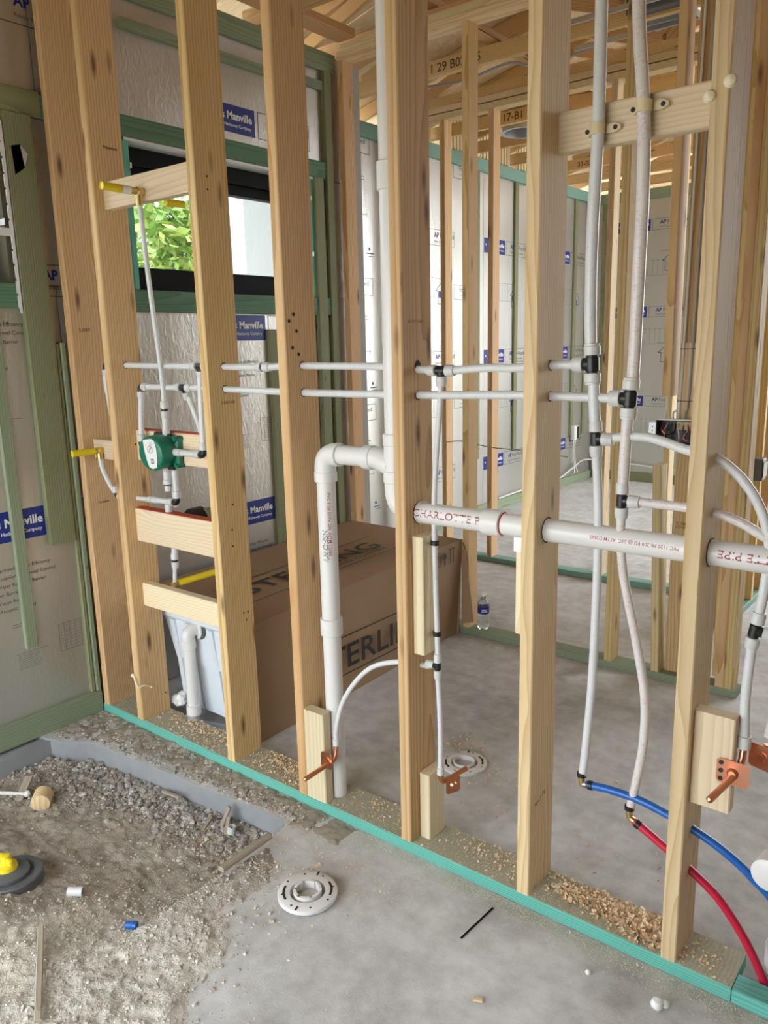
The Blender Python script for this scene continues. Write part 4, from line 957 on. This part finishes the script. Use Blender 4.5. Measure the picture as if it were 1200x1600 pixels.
side, _ = sheet('side_panel', [(bxx1, by0, .0), (bxx1 - .03, by1 + .01, .0), (bxx1, by1 + .005, .530), (bxx1, by0, .500)], (1, 0, 0), bul=.004)
top, _ = sheet('top_panel', [(bxx1, by0, .500), (bxx1, by1 + .005, .530), (bxx0, by1, .538), (bxx0, by0, .505)], (0, 0, 1), bul=.006)
endp, _ = sheet('end_panel', [(bxx1 - .02, by1 + .004, .0), (bxx0, by1 + .004, 0), (bxx0, by1, .535), (bxx1, by1, .53)], (0, 1, 0), bul=.002)
flap, _ = sheet('open_flap', [(bxx1 + .004, by0 - .004, .0), (bxx1 + .004, by0 + .03, .47), (bxx1 + .006, by0 - .028, .47), (bxx1 + .006, by0 - .052, .012)], (1, 0, 0), bul=.003, nu=4, nv=4)
flap2, _ = sheet('end_flap', [(bxx1 + .002, by1 - .004, .06), (bxx1 + .075, by1 - .006, .085), (bxx1 + .028, by1 - .004, .46), (bxx1 + .002, by1 - .004, .525)], (0, -1, 0), bul=.003, nu=4, nv=4)
def boxprint(pg, L, h):
    pg.line(-.06, h * 1.38, L + .10, h * 1.38, .006, 0); pg.line(-.06, -.30 * h, L + .10, -.30 * h, .006, 0)
    pg.text('STERLING', 0, 0, width=L, size=None, mi=0, bold=.012)
pg = Page((bxx1 + .0085, .525, .142), (0, 1, 0), (0, 0, 1))
pg.line(-.06, .150, .90, .150, .006, 0); pg.line(-.06, -.028, .90, -.028, .006, 0)
vs, fs, w_ = text('STERLING', .012)
pg.mb.add([pg.P(v.x * .84 / w_, v.y * .155) for v in vs], fs, 0)
pg.build('printed_lettering', ['boxink'], side)
pg = Page((bxx1 + .0085, 1.40, .43), (0, 1, 0), (0, 0, 1))
pg.frame(0, 0, .075, .075, .004, 0); pg.frame(.012, .02, .062, .062, .003, 0); pg.line(.012, .01, .06, .01, .006, 0)
for k in range(4): pg.line(.02, .03 + .008 * k, .055, .03 + .008 * k, .003, 0)
pg.disc(.115, .045, .018, 0); pg.line(.115, .0, .115, .03, .012, 0); pg.line(.165, 0, .165, .075, .008, 0); pg.line(.195, 0, .195, .075, .008, 0); pg.line(.15, .075, .21, .075, .006, 0)
pg.build('handling_symbols', ['boxink'], side)
pg = Page((-1.12, .42, .5185), (0, 1, .02), (-1, 0, .0))
pg.line(-.06, .175, 1.02, .175, .006, 0); pg.line(-.06, -.085, 1.02, -.085, .006, 0)
pg.mb.add([pg.P(v.x * .92 / w_, v.y * .165) for v in vs], fs, 0); pg.text('A KOHLER COMPANY', .40, -.055, width=.50, mi=0)
o = pg.build('printed_lettering', ['boxink'], top)
# --- water bottle
t = thing('water_bottle', 'clear plastic water bottle with blue label standing behind the carton', 'bottle', (-.760, 1.745, HP))
bp = V((-.760, 1.745, HP))
q = MB(); q.prof(bp, (0, 0, 1), [(0, .026), (.006, .031), (.03, .032), (.035, .030), (.045, .032), (.055, .030), (.065, .032), (.075, .030), (.085, .0315), (.125, .0315), (.14, .030), (.155, .024), (.170, .014), (.180, .0125), (.19, .0125)], 22); q.build('bottle_body', 'bottle', t, True)
q = MB(); q.prof(bp + V((0, 0, .187)), (0, 0, 1), [(0, .0145), (.014, .0145), (.015, .013)], 20); q.build('cap', 'white', t, True)
q = MB(); q.prof(bp + V((0, 0, .088)), (0, 0, 1), [(0, .0322), (.036, .0322)], 22, caps=False); lb = q.build('wrap_label', 'jmblue', t, True)
wraptext(lb, 'DEER PARK', bp + V((-.0, 0, .102)), (0, 0, 1), .0323, 0, .001, 'inkw') if False else None
pg = Page(bp + V((.021, -.0262, .100)), (.78, .62, 0), (0, 0, 1)); pg.line(-.016, .003, .016, .003, .004, 0); pg.line(-.014, .013, .014, .013, .003, 0); pg.build('label_print', ['inkw'], lb)
# --- closet flanges
def flange(label, p, R_, ring_h, inner, mat='pvc'):
    t = thing('closet_flange', label, 'floor flange', p); p = V(p); n = 48; q = MB()
    def ring(r, z, a0=0): return [p + V((r * math.cos(2 * math.pi * j / n), r * math.sin(2 * math.pi * j / n), z)) for j in range(n)]
    q.loft([ring(R_ * .60, 0), ring(R_ * .98, 0), ring(R_, .002), ring(R_, ring_h - .002), ring(R_ * .97, ring_h), ring(R_ * .60, ring_h), ring(R_ * .575, ring_h - .006), ring(R_ * .57, -.01)], False)
    q.build('ring', mat, t, True)
    q = MB(); q.loft([ring(R_ * .48, ring_h + inner), ring(R_ * .44, ring_h + inner), ring(R_ * .43, -.03), ring(R_ * .47, -.03)], False, closed=True); q.build('hub', mat, t, True)
    def P0(): return Page(p + V((0, 0, ring_h)), (1, 0, 0), (0, 1, 0))
    for a0 in (20, 200):
        pg = P0(); o_, i_ = [], []
        for k in range(11): a = math.radians(a0 + k * 5); o_.append(pg.P(R_ * .84 * math.cos(a), R_ * .84 * math.sin(a))); i_.append(pg.P(R_ * .76 * math.cos(a), R_ * .76 * math.sin(a)))
        pg.mb.add(o_ + i_, [(11 + k, k, k + 1, 12 + k) for k in range(10)]); pg.build('bolt_slot', ['hole'], t)
    for a0 in range(0, 360, 45): pg = P0(); a = math.radians(a0 + 5); pg.disc(R_ * .85 * math.cos(a), R_ * .85 * math.sin(a), .0035, 0, n=8); pg.build('screw_hole', ['hole'], t)
    for a0 in (110, 290): pg = P0(); a = math.radians(a0); pg.line(R_ * .80 * math.cos(a), R_ * .80 * math.sin(a), R_ * 1.0 * math.cos(a), R_ * 1.0 * math.sin(a), .006, 0); pg.build('bolt_slot', ['hole'], t)
    q = MB(); q.prof(p + V((0, 0, -.028)), (0, 0, 1), [(0, R_ * .43), (.02, R_ * .43), (.024, R_ * .2), (.027, .002)], 20); q.build('debris_plug', 'crumb', t)
    return t
fl = flange('white toilet flange lying on dusty slab in the foreground', (-.085, -.335, .006), .086, .015, .004)
for k in range(6):
    a = 2 * math.pi * k / 6; q = MB(); c0 = V((-.085, -.335, .0)); 
    rr = [(.041, .006), (.041, .026), (.033, .027), (.033, .006)]
    seg = [[c0 + V((r * math.cos(a + t_), r * math.sin(a + t_), z)) for r, z in rr] for t_ in (-.38, -.2, 0, .2, .38)]
    q.loft(seg); q.build('knockout_tab', 'pvc', fl)
flange('white toilet flange on the slab behind the stud wall', (-.115, .545, .0), .086, .012, .006)
# --- electrical box and cables on the second wall
t = thing('switch_box', 'black open electrical box with wires bracketed between rear studs', 'electrical box', (.2, Y2, 1.11))
q = MB(); x0, x1, z0, z1, y0, y1 = .142, .300, 1.100, 1.205, Y2 - .012, Y2 + .050
q.box((x0, y1 - .004, z0), (x1, y1, z1)); q.box((x0, y0, z0), (x1, y1, z0 + .004)); q.box((x0, y0, z1 - .004), (x1, y1, z1)); q.box((x0, y0, z0), (x0 + .004, y1, z1)); q.box((x1 - .004, y0, z0), (x1, y1, z1)); q.build('box_shell', 'black', t)
q = MB(); q.box((x0 - .002, y0 - .002, z1), (x1 + .002, y0 + .045, z1 + .004)); q.build('top_lip', 'strap', t)
q = MB(); q.box((x0 - .034, Y2 - .003, z0 + .003), (x0, Y2, z1 - .012)); br_ = q.build('bracket', 'galv', t)
holes(br_, (x0 - .017, Y2 - .0032, 0), (1, 0, 0), (0, 0, 1), [(0, z0 + .02 + .018 * k) for k in range(4)], .003)
for k, mt in enumerate(['redpex', 'cablew', 'copper', 'blackm', 'cablew', 'grey', 'redpex', 'cablew']):
    q = MB(); xa = .16 + .017 * k; q.tube([(xa, Y2 + .04, z1 - .02), (xa + U(-.02, .02), Y2 + .01, 1.16 + U(-.02, .02)), (xa + U(-.03, .03), Y2 + .0, 1.14 + U(-.02, .02)), (xa + U(-.02, .02), Y2 + .02, 1.115)], .0028, 6, sub=4); q.build('wire', mt, t, True)
for k, (xa, xt) in enumerate([(.172, .165), (.205, .225), (.228, .225), (.255, .262)]):
    q = MB(); yy = Y2 + .030 if k else Y2 + .05
    q.tube([(xa, Y2 + .02, z1 - .005), (xa, Y2 + .02, z1 + .03), (xt, yy, z1 + .08), (xt + .006, yy, 1.6), (xt + .012, yy, 2.3), (xt + .02, yy, 3.2)], .0048, 8, sub=6); q.build('cable', 'cablew' if k < 3 else 'cable', t, True)
for z in (1.285, 1.505):
    q = MB(); q.tube([(.215, Y2 + .035, z), (.217, Y2 + .026, z), (.28, Y2 + .026, z), (.282, Y2 + .035, z)], .0016, 6, sub=1); q.build('staple', 'black', t)
t = thing('switch_box', 'small dark grey box nailed inside the return wall at right edge', 'electrical box', (.284, 2.86, .78))
q = MB(); q.rbox((.281, 2.82, .78), (.335, 2.90, .90), .006); q.build('box_shell', 'grey', t)
q = MB(); q.box((.335, 2.818, .80), (.340, 2.902, .88)); q.build('front_rim', 'black', t)
# --- ceiling fixtures and cables
t = thing('fan_housing', 'round silver duct collar hanging between roof chords', 'duct collar', (-1.79, 4.05, 3.10))
q = MB(); n = 36; cc = V((-1.79, 4.02, 3.10))
def rg(r, z): return [cc + V((r * math.cos(2 * math.pi * j / n), r * math.sin(2 * math.pi * j / n), z)) for j in range(n)]
q.loft([rg(.17, .02), rg(.18, 0), rg(.15, 0), rg(.145, .12), rg(.165, .12)], False, closed=True); q.build('collar', 'galv', t, True)
q = MB(); q.loft([rg(.144, .10), rg(.144, .14)], True); q.build('dark_bowl', 'grey', t, True)
t = thing('light_housing', 'dark recessed light housing on steel hanger bars between chords', 'light housing', (-.20, 2.55, 3.10))
for y in (2.30, 2.66): q = MB(); q.box((-.75, y, 3.10), (.05, y + .012, 3.125)); q.build('hanger_bar', 'galv', t)
q = MB(); q.box((-.08, 2.30, 3.10), (-.05, 2.67, 3.13)); q.build('cross_bar', 'galv', t)
q = MB(); q.rbox((-.36, 2.40, 3.11), (-.10, 2.62, 3.29), .01); q.build('housing', 'grey', t)
for lb, pts in (('grey cable looped over roof plywood above left stud bay', [(-1.35, 1.45, 3.42), (-1.30, 1.62, 3.36), (-1.38, 1.80, 3.22), (-1.45, 1.86, 3.14), (-1.2, 2.0, 3.12), (-.9, 2.1, 3.15)]), ('dark cable sagging under the roof chords at centre', [(-1.9, 2.75, 3.16), (-1.5, 2.72, 3.12), (-1.2, 2.75, 3.16), (-1.0, 2.78, 3.11), (-.5, 2.8, 3.17)])):
    q = MB(); q.tube(pts, .008, 8, sub=8); o = q.build('roof_cable', 'cable', None, True); tag(o, lb, 'cable')
q = MB(); q.tube([(-1.86, 3.02, .845), (-1.7, 3.01, .86), (-1.48, 3.02, .83), (-1.2, 3.03, .82), (-.9, 3.03, .80)], .004, 8, sub=8); tag(q.build('thin_cable', 'cable', None, True), 'thin grey cable strung level between the rear studs', 'cable')
t = thing('wall_outlet', 'small black and white outlet box hanging on far left foam wall', 'electrical box', (XF + .03, 6.22, .5))
q = MB(); q.rbox((XF + .02, 6.18, .49), (XF + .07, 6.28, .64), .008); q.build('box_shell', 'white', t)
q = MB(); q.box((XF + .071, 6.23, .50), (XF + .075, 6.27, .63)); q.build('dark_face', 'black', t)
for dy in (0, .04):
    q = MB(); q.tube([(XF + .05, 6.21 + dy, .49), (XF + .045, 6.20 + dy, .36), (XF + .06, 6.21 + dy, .20), (XF + .08, 6.18 + dy * 2, .13)], .006, 8); q.build('cable', 'cablew', t, True)
q = MB(); q.tube([(XF + .05, 4.6, .11), (XF + .05, 5.2, .12), (XF + .06, 5.8, .115), (XF + .06, 6.2, .19), (XF + .08, 6.5, .24), (-1.9, 6.66, .20), (-1.4, 6.67, .17), (-.8, 6.67, .19), (0, 6.67, .15)], .008, 8, sub=8); tag(q.build('floor_cable', 'cablew', None, True), 'white cable running along the foot of the far walls', 'cable')

# ================================================================ SMALL THINGS ON THE GROUND
def ground(x, y): return dirt_z(x, y) if x < bound(y) else 0.0
q = MB(); q.box((-.012, -.11, -.009), (.012, .11, .009)); 
def scrap(label, x, y, rz, L, w, h, mat='scrap', tilt=0.0, dz=0.0, cat='wood scrap'):
    z = ground(x, y) + h / 2 + dz; d = V((math.cos(rz) * math.cos(tilt), math.sin(rz) * math.cos(tilt), math.sin(tilt)))
    o = lumber('wood_scrap', None, V((x, y, z)) - d * L / 2, V((x, y, z)) + d * L / 2, V((-math.sin(rz), math.cos(rz), 0)), w, h, mat, ch=min(w, h) * .2); tag(o, label, cat); return o
scrap('pale wood offcut stick lying at edge of rubble near flange', -.345, -.335, 1.58, .20, .024, .016, 'scrap', dz=.02)
scrap('long thin grey stick lying on light ground at bottom left', -.425, -.96, -.52, .33, .016, .010, 'scrap', dz=.006)
scrap('upright splinter of grey board leaning on slab edge', -.635, -.175, 1.2, .075, .022, .008, 'scrap', tilt=1.1, dz=.035)
scrap('small broken splinter beside the upright board splinter', -.61, -.19, 2.1, .06, .012, .006, 'scrap', tilt=.7, dz=.02)
scrap('flat dark wood chip half buried in the gravel', -.69, -.215, 1.9, .06, .012, .006, 'scrap', tilt=.3, dz=.008)
scrap('grey broken lath piece by the round wood offcut', -1.41, -.495, 2.3, .12, .03, .012, 'scrap', tilt=.25, dz=.02)
scrap('dark sliver of wood under the slab ledge', -.93, -.185, -.1, .12, .014, .010, 'scrap', tilt=.2, dz=.015)
z = ground(-1.28, -.49); q = MB(); q.prof((-1.31, -.47, z + .03), (.7, -.62, -.08), [(0, .031), (.001, .034), (.060, .034), (.061, .032)], 20); tag(q.build('round_offcut', 'pine_pale', None, True), 'short round cylinder of pale wood lying on the gravel', 'wood scrap')
z = ground(-1.37, -.50); q = MB(); q.tube([(-1.50, -.58, z + .012), (-1.44, -.545, z + .013), (-1.38, -.51, z + .014)], .007, 10); q.prof((-1.375, -.505, z + .014), (.8, .6, 0), [(-.008, .006), (.0, .013), (.010, .012), (.016, .004)], 10); tag(q.build('plastic_anchor', 'cablew', None, True), 'white plastic rod with knob end lying left of wood cylinder', 'debris')
z = ground(-.585, -.20); q = MB(); q.prof((-.585, -.195, z + .004), (.1, .1, 1), [(0, .014), (.026, .014), (.026, .011), (.004, .010)], 18); tag(q.build('plastic_sleeve', 'sleeve', None, True), 'short open white plastic sleeve below the slab edge', 'debris')
z = ground(-.415, -.70); q = MB(); q.prof((-.43, -.708, z + .014), (.85, .5, .05), [(0, .009), (.004, .0105), (.020, .0105), (.022, .012), (.032, .011), (.034, .006)], 14); tag(q.build('wire_connector', 'blue', None, True), 'small blue plastic wire connector lying on the rubble', 'debris')
z = ground(-.69, -.70); q = MB(); q.prof((-.71, -.72, z + .016), (.8, .55, 0), [(0, .014), (.045, .014), (.045, .011), (.01, .01)], 16); tag(q.build('plastic_sleeve', 'sleeve', None, True), 'white plastic pipe offcut beside the yellow test plug', 'debris')
t = thing('test_plug', 'yellow wing nut test plug in grey drain ring at left edge', 'drain plug', (-.90, -.795, ground(-.9, -.8)))
z = ground(-.9, -.8) + .01; q = MB(); q.prof((-.90, -.795, z - .03), (0, 0, 1), [(0, .09), (.03, .09), (.034, .086), (.034, .068), (.028, .064), (.028, .02)], 36); q.build('ring', 'grey', t, True)
q = MB(); q.prof((-.905, -.80, z - .005), (0, 0, 1), [(0, .060), (.016, .060), (.020, .050), (.022, .0)], 30); q.build('rubber_disc', 'grey', t, True)
q = MB(); q.prof((-.915, -.80, z + .01), (0, 0, 1), [(0, .032), (.018, .030), (.022, .018), (.05, .014), (.052, .008)], 18); q.rbox((-.95, -.807, z + .035), (-.88, -.793, z + .055), .004); q.build('wing_nut', 'yellow', t, True)
q = MB(); q.prof((.848, -.118, .0), (.1, .2, 1), [(0, .012), (.006, .016), (.018, .013), (.024, .004)], 10); q.prof((.862, -.105, .0), (0, .1, 1), [(0, .008), (.006, .013), (.013, .009), (.017, .003)], 10); tag(q.build('caulk_blob', 'white', None, True), 'white blob of dried caulk on slab at the bottom edge', 'debris')
q = MB(); q.prof((.676, -.118, 0), (0, 0, 1), [(0, .006), (.004, .008), (.009, .005), (.011, .001)], 7); tag(q.build('caulk_crumb', 'white', None, True), 'tiny white crumb on slab left of the caulk blob', 'debris')
scrap('small pink wood chip lying alone on the smooth slab', .50, -.355, .4, .022, .012, .005, 'pine_pale', dz=.001)
scrap('slender dark strip for a mark line on the smooth slab', .362, -.135, 1.51, .15, .0045, .003, 'blackm', dz=.0015, cat='floor mark')  # thin strip standing in for a dark line marked on the slab
# scattered stuff
def lump(q, p, r, n=6):
    a = U(0, 6.28); s_ = [U(.7, 1.25) for _ in range(n)]; fl_ = U(.5, .95)
    lo = [p + V((math.cos(a + 6.283 * j / n) * r * s_[j], math.sin(a + 6.283 * j / n) * r * s_[j], U(-.2, .2) * r)) for j in range(n)]
    hi = [p + V((math.cos(a + .4 + 6.283 * j / n) * r * .6 * s_[-j], math.sin(a + .4 + 6.283 * j / n) * r * .6 * s_[-j], r * fl_ * U(.75, 1.1))) for j in range(n)]
    q.loft([lo, hi], True)
def ledge_y(x):
    for (a, ya), (b, yb) in zip(LEDGE, LEDGE[1:]):
        if a <= x <= b: return ya + (yb - ya) * (x - a) / (b - a)
    return -.1
q = MB(); n = 0
while n < 4600:
    x = U(-1.66, -.36); ly = ledge_y(x); y = ly - .005 - abs(random.gauss(0, .09 + .22 * sst(-1.0, -1.6, x)))
    if y < -1.5 or (x > bound(y) - .02): continue
    r = min(.015, .0030 + random.expovariate(1 / .0026)) * (1.0 if y > ly - .2 else .75)
    lump(q, V((x, y, dirt_z(x, y) + r * .1)), r, 5 if r < .008 else 7); n += 1
for k in range(1500):      # on the ledge
    x = U(-1.63, -.3); y = U(ledge_y(x) + .01, -.004) if x < -.38 else U(-.1, -.004); r = .002 + random.expovariate(1 / .0022); lump(q, V((x, y, .0)), min(r, .010), 5)
tag(q.build('gravel', 'gravel', center=False), 'loose grey gravel heaped along the broken slab edge', 'gravel', kind='stuff')
q = MB(); n = 0
while n < 10000:
    y = -U(.12, 1.0) ** .9 * 1.5 + .05; x = bound(y) - .02 + random.gauss(0, .09) - abs(random.gauss(0, .45))
    if (x - y) < .02 and R() < .75: continue
    if x < -1.66 or x > .4 or y > -.12 or (y > ledge_y(x) - .01 and x < -.37): continue
    r = .0014 + random.expovariate(1 / .0013)
    lump(q, V((x, y, max(dirt_z(x, y), -.002 if x > -.36 else -1) + r * .2)), min(r, .010), 4); n += 1
tag(q.build('crumbs', 'crumb', center=False), 'pale crumbs of concrete strewn over the dirt and slab', 'rubble', kind='stuff')
def curl(q, p, L, w, a, lift):
    d = V((math.cos(a), math.sin(a), 0)); s_ = V((-d.y, d.x, 0)); rad = L / U(1.2, 3.5); th = L / rad; k = 4; vs = []
    tl = U(-.4, .4)
    for i in range(k + 1):
        t_ = -th / 2 + th * i / k
        c0 = p + d * (rad * math.sin(t_)) + V((0, 0, lift + rad * (1 - math.cos(t_)))) * 1.0
        vs += [c0 - s_ * w / 2 + V((0, 0, tl * w / 2)), c0 + s_ * w / 2 - V((0, 0, tl * w / 2))]
    q.add(vs, [(2 * i, 2 * i + 1, 2 * i + 3, 2 * i + 2) for i in range(k)])
def chips(label, N, fn, big=(.006, .022)):
    q = MB()
    for _ in range(N):
        x, y, z, lift = fn(); L = U(*big); curl(q, V((x, y, z)), L, L * U(.25, .6), U(0, 6.28), lift)
    tag(q.build('wood_shavings', 'chip', center=False), label, 'wood shavings', kind='stuff')
def pile(cx, cy, sx, sy, h):
    def f():
        gx, gy = random.gauss(0, 1), random.gauss(0, 1); x, y = cx + gx * sx, cy + gy * sy
        x = min(max(x, -1.6), .975); y = min(max(y, .008), .134)
        return x, y, HP + .002, max(0, h * (1 - (gx * gx + gy * gy) / 4)) * R()
    return f
def mixpile(ps):
    def f(): return pile(*random.choice(ps))()
    return f
chips('heap of pale curled wood shavings on the plate beside the last stud', 900, mixpile([(.755, .075, .035, .03, .018), (.70, .085, .05, .025, .012), (.60, .09, .05, .02, .006)]), (.010, .028))
chips('small heaps of wood shavings along the left end of the plate', 900, mixpile([(-.52, .085, .05, .035, .012), (-.60, .10, .06, .03, .006), (-1.2, .10, .1, .03, .004), (-.62, .08, .08, .04, .004), (-1.05, .05, .12, .04, .003), (-.95, .1, .08, .03, .004)]), (.005, .016))
chips('thin scatter of wood shavings on the plate between middle studs', 420, mixpile([(-.15, .08, .10, .035, .002), (.20, .08, .10, .04, .003), (.30, .09, .06, .035, .003), (.88, .06, .04, .035, .004), (.50, .10, .04, .03, .005)]), (.004, .014))
def onfloor(cx, cy, sx, sy):
    def f():
        x, y = random.gauss(cx, sx), random.gauss(cy, sy)
        if y > -.005 and y < .145: y = -.02
        z = 0.0 if (y > 0 or x > -.37 or y > ledge_y(x)) else dirt_z(x, y)
        return x, y, z + .001, 0
    return f
def mixf(fs): return lambda: random.choice(fs)()
chips('wood shavings scattered over the slab ledge and rubble', 900, mixf([onfloor(-.95, -.06, .25, .03), onfloor(-.55, -.05, .1, .03), onfloor(-1.1, -.25, .15, .06), onfloor(-.62, -.24, .07, .06), onfloor(-.20, -.25, .12, .10), onfloor(-.5, -.6, .3, .25)]), (.004, .014))
chips('wood shavings scattered on the rear floor around the flange', 260, mixf([onfloor(-.05, .55, .08, .08), onfloor(.0, .42, .12, .08), onfloor(-.2, .68, .05, .05), onfloor(.5, .5, .4, .2), onfloor(-.35, 1.62, .2, .03)]), (.005, .018))
q = MB()
for k in range(14000):
    x = U(-1.6, 1.15); y = -abs(random.gauss(0, .035)) - .002
    if R() < .35: y = U(.004, .136)
    if .003 > y and R() < .3 and -.35 < x < .2: x, y = random.gauss(-.02, .12), random.gauss(-.20, .09)
    if y > -.003 and x > .97: continue
    z = HP + .0013 if y > 0 else 0.0
    r = U(.0008, .0026); a = U(0, 6.28)
    q.add([V((x, y, z)) + V((math.cos(a + 2.1 * j) * r, math.sin(a + 2.1 * j) * r, .0)) for j in range(3)] + [V((x, y, z + r * .9))], [(0, 1, 3), (1, 2, 3), (2, 0, 3)])
tag(q.build('sawdust', 'dust', center=False), 'fine sawdust dusting the plate and the slab beside it', 'sawdust', kind='stuff')

# ================================================================ OUTSIDE THE WINDOW
q = MB(); q.box((-12, 3.35, -.3), (-3.9, 3.6, 4.6)); nb = thing('neighbour_wall', 'pale block wall of the house next door seen through the window', 'house', (-5, 5, -.3))
q.build('wall_body', 'neigh', nb)
for z in range(9):
    for k in range(4): xa = -5.4 + k * .41 + (z % 2) * .2; q = MB(); q.box((xa, 3.342, 1.9 + z * .205), (xa + .398, 3.35, 1.9 + z * .205 + .193)); q.build('block', 'neigh', nb)
def shrub(label, c0, rad, n, mats, L=(.07, .16)):
    t = thing('shrub', label, 'shrub', (c0[0], c0[1], -.3), 'bushes outside the window')
    q = MB(); q.tube([(c0[0], c0[1], -.3), (c0[0] + .05, c0[1], c0[2] - .5), (c0[0], c0[1], c0[2])], .03, 8); q.build('stem', 'scrap', t, True)
    for mt in mats:
        q = MB()
        for _ in range(n):
            d = V((random.gauss(0, 1), random.gauss(0, 1), random.gauss(0, 1))).normalized() * (R() ** .4); p = V(c0) + V((d.x * rad[0], d.y * rad[1], d.z * rad[2]))
            a = V((random.gauss(0, 1), random.gauss(0, 1), random.gauss(-.2, .6))).normalized(); l = U(*L); s_ = a.cross(V((R(), R(), R()))).normalized() * l * .28
            q.add([p, p + a * l * .5 + s_, p + a * l, p + a * l * .5 - s_], [(0, 1, 2, 3)])
        o = q.build('leaves', mt, t); o['kind'] = 'stuff'
shrub('leafy yellow green bush outside the window, nearest the glass edge', (-4.3, 2.55, 2.45), (.45, .42, .62), 700, ['leafy', 'leaf'])
shrub('darker green bush low behind the yellow green one', (-5.6, 2.4, 1.7), (.6, .6, .8), 500, ['leaf'])
t = thing('palm', 'thin palm fronds arching in front of bushes outside the window', 'palm', (-3.6, 2.15, -.3))
q = MB(); q.tube([(-3.6, 2.3, -.3), (-3.6, 2.3, 1.5)], .05, 8); q.build('trunk', 'scrap', t, True)
for k in range(9):
    a = U(0, 6.28); q = MB(); pts = [V((-3.6, 2.3, 1.5)) + V((math.cos(a) * s_ * .75, math.sin(a) * s_ * .75, .85 * s_ - .65 * s_ * s_)) for s_ in (0, .2, .4, .6, .8, 1.0)]
    for p0, p1 in zip(pts, pts[1:]):
        for j in range(5):
            p = p0.lerp(p1, j / 5); d = (p1 - p0).normalized(); sd = d.cross(V((0, 0, 1))).normalized()
            for s_ in (-1, 1):
                e = p + (sd * s_ * .7 + d * .6 + V((0, 0, -.25))).normalized() * .22; w_ = d * .008
                q.add([p - w_, p + w_, e], [(0, 1, 2)])
    q.build('frond', 'leafy', t)
shrub('tall tree foliage beyond the far wall opening', (-1.6, 9.2, 1.9), (.9, .7, 1.0), 500, ['leafy'], (.1, .2))
